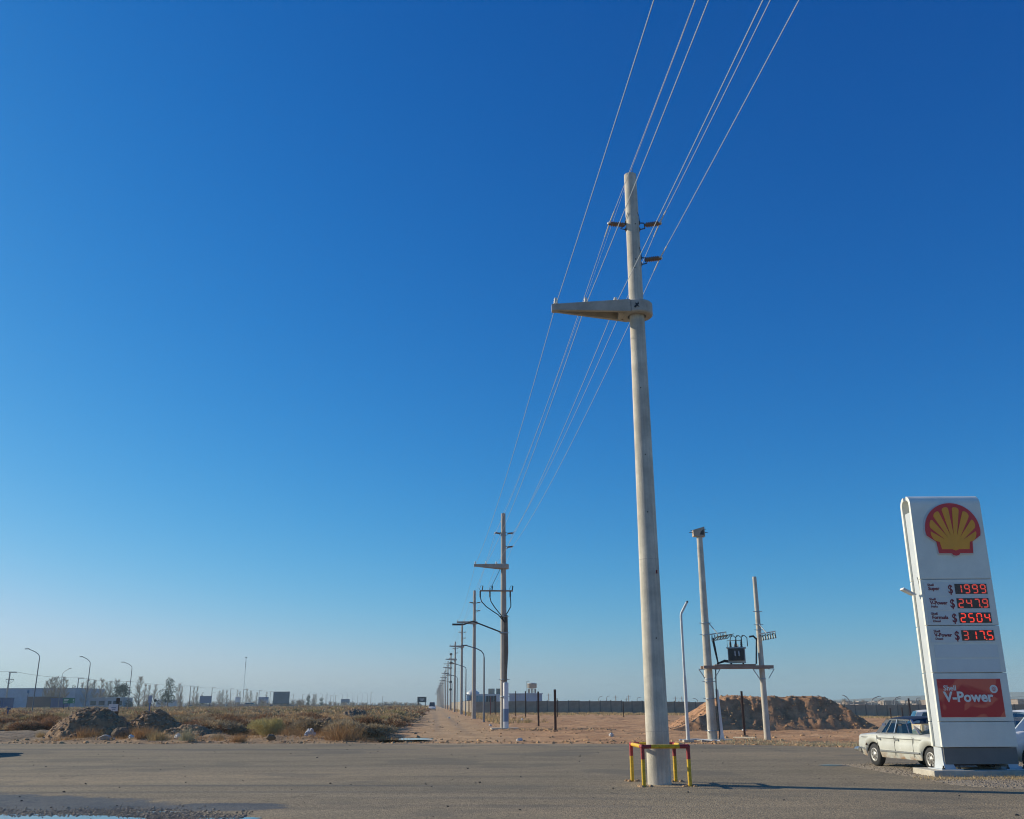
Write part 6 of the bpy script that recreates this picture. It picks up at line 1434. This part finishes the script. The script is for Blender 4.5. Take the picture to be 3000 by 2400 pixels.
# cars on the far road and on the dirt road
def far_car(px, Y, hd, paint, label, van=False, s=1.0):
    p = AT(px, 2062, Y)
    top = [(-2.1, .72), (-2.0, .92), (-1.5, .98), (0, .95), (.9, .93), (1.4, .88), (1.9, .74), (2.1, .58)] if not van else [(-2.1, .9), (0, 1.0), (1.2, .98), (1.7, .9), (2.1, .7)]
    car('far_car', label, (p.x, Y, .15), hd, paint, s, 4.2, 1.74, .24, .95, top, (-1.75, -1.15, .25, 1.1, 1.48) if not van else (-2.05, -1.9, .7, 1.4, 2.0), None, (-1.28, 1.3), .31, False, GLASS_D, False, 'cars on the far road')
PS = mk('car_silver', (.45, .47, .50), .3, metal=.4); PD = mk('car_dark', (.03, .04, .06), .3); PLB = mk('car_pale_blue', (.50, .60, .68), .35)
far_car(475, 470, R(5), PS, 'silver car on the far road under the tall evergreen'); far_car(506, 500, R(175), PS, 'longer silver car just right of the first silver one', s=1.15); far_car(520, 520, R(170), PD, 'dark car close behind the longer silver one'); far_car(562, 480, R(8), PD, 'dark car left of the dark blue billboard', s=1.1)
far_car(666, 440, R(-70), PLB, 'pale blue van driving this way on the far road', True); far_car(687, 440, R(-70), WHITE_P, 'white car driving this way next to the pale blue van'); far_car(735, 460, R(5), PD, 'dark lorry-like car under the printed billboard', True, 1.3); far_car(800, 470, R(5), PD, 'dark car at the left foot of the big dark billboard')
p = AT(1266, 2068, 270); vn = car('delivery_van', 'white van coming along the dirt road towards the camera', (p.x, 270, gz1(p.x, 270)), R(-86), WHITE_P, 1.05, 4.6, 1.9, .30, 1.0, [(-2.3, .95), (0, 1.05), (1.2, 1.02), (1.8, .95), (2.3, .72)], (-2.25, -2.15, .6, 1.35, 2.15), None, (-1.4, 1.5), .34, False, GLASS_D, False)

p = G(40, 2217); car('added_shadow_car', 'unseen dark car added past the left edge to cast the shadow tip on the asphalt', (p.x - 3.5, p.y + 1.4, 0), R(80), PD, 1.0, 4.2, 1.74, .24, .95, MODERN, (-1.75, -1.15, .25, 1.1, 1.48), None, (-1.28, 1.3), .31, False, GLASS_D, False)  # unseen car, added only to cast the shadow tip at the left edge
# ------------------------------------------------------------------ trees
def prisms(segs):
    S0 = np.array([s[0] for s in segs]); S1 = np.array([s[1] for s in segs]); r0 = np.array([s[2] for s in segs]); r1 = np.array([s[3] for s in segs]); n = len(segs)
    d = S1 - S0; d /= np.linalg.norm(d, axis=1)[:, None] + 1e-9; u = np.cross(d, np.array([.3, .5, .81])); u /= np.linalg.norm(u, axis=1)[:, None] + 1e-9; w = np.cross(d, u); V = []
    for (S_, r_) in ((S0, r0), (S1, r1)):
        for k in range(3): a = 2 * math.pi * k / 3; V.append(S_ + (u * math.cos(a) + w * math.sin(a)) * r_[:, None])
    v = np.stack(V, 1).reshape(-1, 3); b_ = np.arange(n)[:, None] * 6
    f = np.concatenate([b_ + np.array([[k, (k + 1) % 3, 3 + (k + 1) % 3, 3 + k]]) for k in range(3)]); return v, f
def bare_tree(seed, h, spread=.22, nb=60):
    rg = np.random.default_rng(seed); trunk = []; br = []; p = np.zeros(3); n = 8
    for k in range(n):
        q = p + np.array([rg.normal() * .08, rg.normal() * .08, h / n]); trunk.append((p, q, .16 * h / 10 * (1 - k / n) + .02, .16 * h / 10 * (1 - (k + 1) / n) + .02)); p = q
    pts = [s[0] for s in trunk] + [trunk[-1][1]]
    for b_ in range(nb):
        t = rg.uniform(.12, .97); i_ = min(int(t * n), n - 1); st = pts[i_] + (pts[i_ + 1] - pts[i_]) * (t * n - i_); a = rg.uniform(0, 6.28); L_ = h * spread * (1.15 - t) * rg.uniform(.6, 1.2) + .4
        d = np.array([math.cos(a) * .62, math.sin(a) * .62, .9]); d /= np.linalg.norm(d); e = st + d * L_; m_ = st + d * L_ * .5 + np.array([0, 0, -.05 * L_]); br += [(st, m_, .045, .035), (m_, e, .035, .018)]
        for c_ in range(5):
            s_ = st + (e - st) * rg.uniform(.3, .95); dd = d + rg.normal(0, .45, 3); dd[2] = abs(dd[2]) + .2; dd /= np.linalg.norm(dd); br.append((s_, s_ + dd * L_ * rg.uniform(.3, .6), .026, .012))
    return prisms(trunk), prisms(br)
BARK = mk('bare_bark', (.28, .225, .165), .95, var=.2, scale=1.0); TWIG = mk('bare_twigs', (.34, .27, .19), .95, var=.2, scale=.5)
BT = []
for k in range(5):
    tr1, cr1 = bare_tree(500 + k, 10.0, .20 if k < 3 else .30, 70); BT.append((np_mesh('trunk', *tr1, BARK), np_mesh('crown', *cr1, TWIG)))
def put_bare(px, ptop, Y, label, k, sx=1.0):
    b0 = AT(px, 2060, Y); h = AT(px, ptop, Y).z + .3; t = thing('bare_tree', label, 'tree', (b0.x, Y, -.3), k * 1.7 + px, 'bare winter trees on the left'); t.scale = (h / 10 * sx, h / 10 * sx, h / 10); link('trunk', BT[k % 5][0], t); link('crown', BT[k % 5][1], t)
for n_, (px, pt, Y, sx) in enumerate([(131, 1996, 330, 1), (141, 1987, 335, 1), (148, 1984, 330, 1), (157, 1986, 340, 1), (168, 1992, 330, .9), (180, 1985, 335, 1), (186, 1990, 340, 1), (238, 1998, 360, 1), (250, 1994, 350, 1), (262, 2001, 365, 1), (272, 1994, 350, 1.1), (291, 1989, 345, 1.35), (303, 1998, 360, 1), (317, 1999, 360, 1), (338, 1991, 360, 1.3), (407, 1984, 340, 1.4), (421, 2004, 380, .9), (434, 2006, 390, .9), (452, 2008, 400, .9), (521, 2002, 420, .8), (530, 2012, 430, .8), (566, 2013, 460, .8), (577, 2010, 460, .8),
        (640, 2026, 600, 1), (650, 2022, 600, 1), (662, 2023, 600, 1), (694, 2022, 620, .8), (702, 2025, 620, .8), (721, 2020, 620, .8), (733, 2024, 640, .9), (752, 2029, 660, 1), (780, 2028, 660, 1), (916, 2034, 560, 1.2), (923, 2036, 560, 1.2)]):
    put_bare(px, pt, Y, 'leafless tree behind the scrub, %s in the row counted from the left' % (ORD[n_] if n_ < len(ORD) else 'thirtieth' if n_ == 29 else ('twenty-' if n_ < 29 else 'thirty-') + ORD[(n_ - 20 if n_ < 29 else n_ - 30)]), n_, sx)
def leafy(seed, lobes, n, size, mat):
    rg = np.random.default_rng(seed); L_ = np.array(lobes, float); i_ = rg.choice(len(L_), n, p=L_[:, 3] ** 2 / (L_[:, 3] ** 2).sum()); d = rg.normal(size=(n, 3)); d /= np.linalg.norm(d, axis=1)[:, None]
    pos = L_[i_, :3] + d * (L_[i_, 3] * rg.uniform(.4, 1.05, n) ** .5)[:, None]; dr = d + rg.normal(0, .6, (n, 3)); dr /= np.linalg.norm(dr, axis=1)[:, None]
    return np_mesh('crown', *blades(rg, pos, dr, rg.uniform(.6, 1.4, n) * size, rg.uniform(.6, 1.3, n) * size * .7), mat)
EG = mk('evergreen', (.052, .062, .035), .9, var=.4, scale=.6, rand=.1); EG2 = mk('evergreen_light', (.10, .115, .065), .9, var=.35, scale=.6)
def evergreen(px, ptop, Y, wpx, label, seed, tall, mat):
    b0 = AT(px, 2062, Y); h = AT(px, ptop, Y).z + .2; w = wpx * Y / 2753; rg = np.random.default_rng(seed); t = thing('evergreen_tree', label, 'tree', (b0.x, Y, -.2), 0, 'evergreen trees')
    lob = []
    for k in range(16):
        z = h * rg.uniform(.28, .86); f_ = 1 - abs(z / h - .5) * (1.1 if tall else .9); lob.append((rg.normal() * w * .2 * f_, rg.normal() * w * .2 * f_, z, w * rg.uniform(.14, .25)))
    lob.append((0, 0, h - w * .16, w * .17)); link('crown', leafy(seed, lob, 2600, w * .055, mat), t)
    mb = MB(); mb.tube([(0, 0, 0), (.1, 0, h * .3), (0, .1, h * .8)], [w * .05, w * .04, w * .015], 7)
    for k in range(5): a = k * 1.3; mb.tube([(0, 0, h * (.25 + .08 * k)), (w * .25 * math.cos(a), w * .25 * math.sin(a), h * (.4 + .08 * k))], [w * .025, w * .01], 5)
    mb.build('trunk', BARK, t)
evergreen(490, 1986, 380, 46, 'tall dark evergreen tree standing above the silver cars', 61, True, EG2); evergreen(357, 2001, 360, 52, 'broad dark round evergreen behind the third curved lamp', 62, False, EG); evergreen(210, 2007, 400, 26, 'small dome-shaped evergreen above the green road sign', 63, False, EG2)
evergreen(902, 2034, 520, 17, 'small dark evergreen right of the big dark billboard', 64, True, EG); evergreen(941, 2043, 560, 14, 'tiny dark evergreen further right of the billboard', 65, False, EG); evergreen(591, 2028, 500, 13, 'small evergreen poking over the dark blue billboard', 66, True, EG); evergreen(378, 2048, 330, 26, 'low dark evergreen at the foot of the third curved lamp', 67, False, EG); evergreen(430, 2052, 400, 26, 'low dark bush tree left of the diamond signs', 68, False, EG); evergreen(578, 2052, 480, 9, 'little round bush beside the dark blue billboard', 69, False, EG2)
# far wood: one grey-brown mass on the horizon
V = []; Fq = []; off = 0; rg3 = np.random.default_rng(19); tw = [prisms([s for s in [(np.zeros(3), np.array([0, 0, 9.]), .2, .04)]] + [(np.array([0, 0, z0_]), np.array([math.cos(a) * 1.2, math.sin(a) * 1.2, z0_ + 2.6]), .12, .04) for z0_, a in zip(np.linspace(1, 7, 26), np.arange(26) * 2.4)]) for _ in range(1)]
for k in range(820):
    Y = rg3.uniform(420, 1000); px = rg3.uniform(-60, 1240) if k % 5 else rg3.uniform(1600, 3050); p = AT(px, 2060, Y); s = rg3.uniform(.22, .55) * (.75 if px > 900 else 1); v, f = tw[0]; a = rg3.uniform(0, 6.28); ca, sa = math.cos(a), math.sin(a)
    V.append(np.stack([(v[:, 0] * ca - v[:, 1] * sa) * s * 2.4 + p.x, (v[:, 0] * sa + v[:, 1] * ca) * s * 2.4 + Y, v[:, 2] * s - .3], 1)); Fq.append(f + off); off += len(v)
tag(link('far_wood', np_mesh('far_wood', np.concatenate(V), np.concatenate(Fq), TWIG)), 'hazy grey-brown band of far leafless trees along the horizon', 'wood', kind='stuff')

# ------------------------------------------------------------------ haze
HZ = bpy.data.materials.new('haze'); HZ.use_nodes = True; nt = HZ.node_tree; nt.nodes.clear()
ho = nt.nodes.new('ShaderNodeOutputMaterial'); hv_ = nt.nodes.new('ShaderNodeVolumePrincipled'); hv_.inputs['Density'].default_value = 0.0003; hv_.inputs['Color'].default_value = (.72, .96, 1.0, 1); hv_.inputs['Anisotropy'].default_value = 0.0
nt.links.new(hv_.outputs[0], ho.inputs['Volume'])
mb = MB(); mb.box((0, 1390, 20.5), (5300, 2940, 49)); tag(mb.build('haze', HZ), kind='stuff')
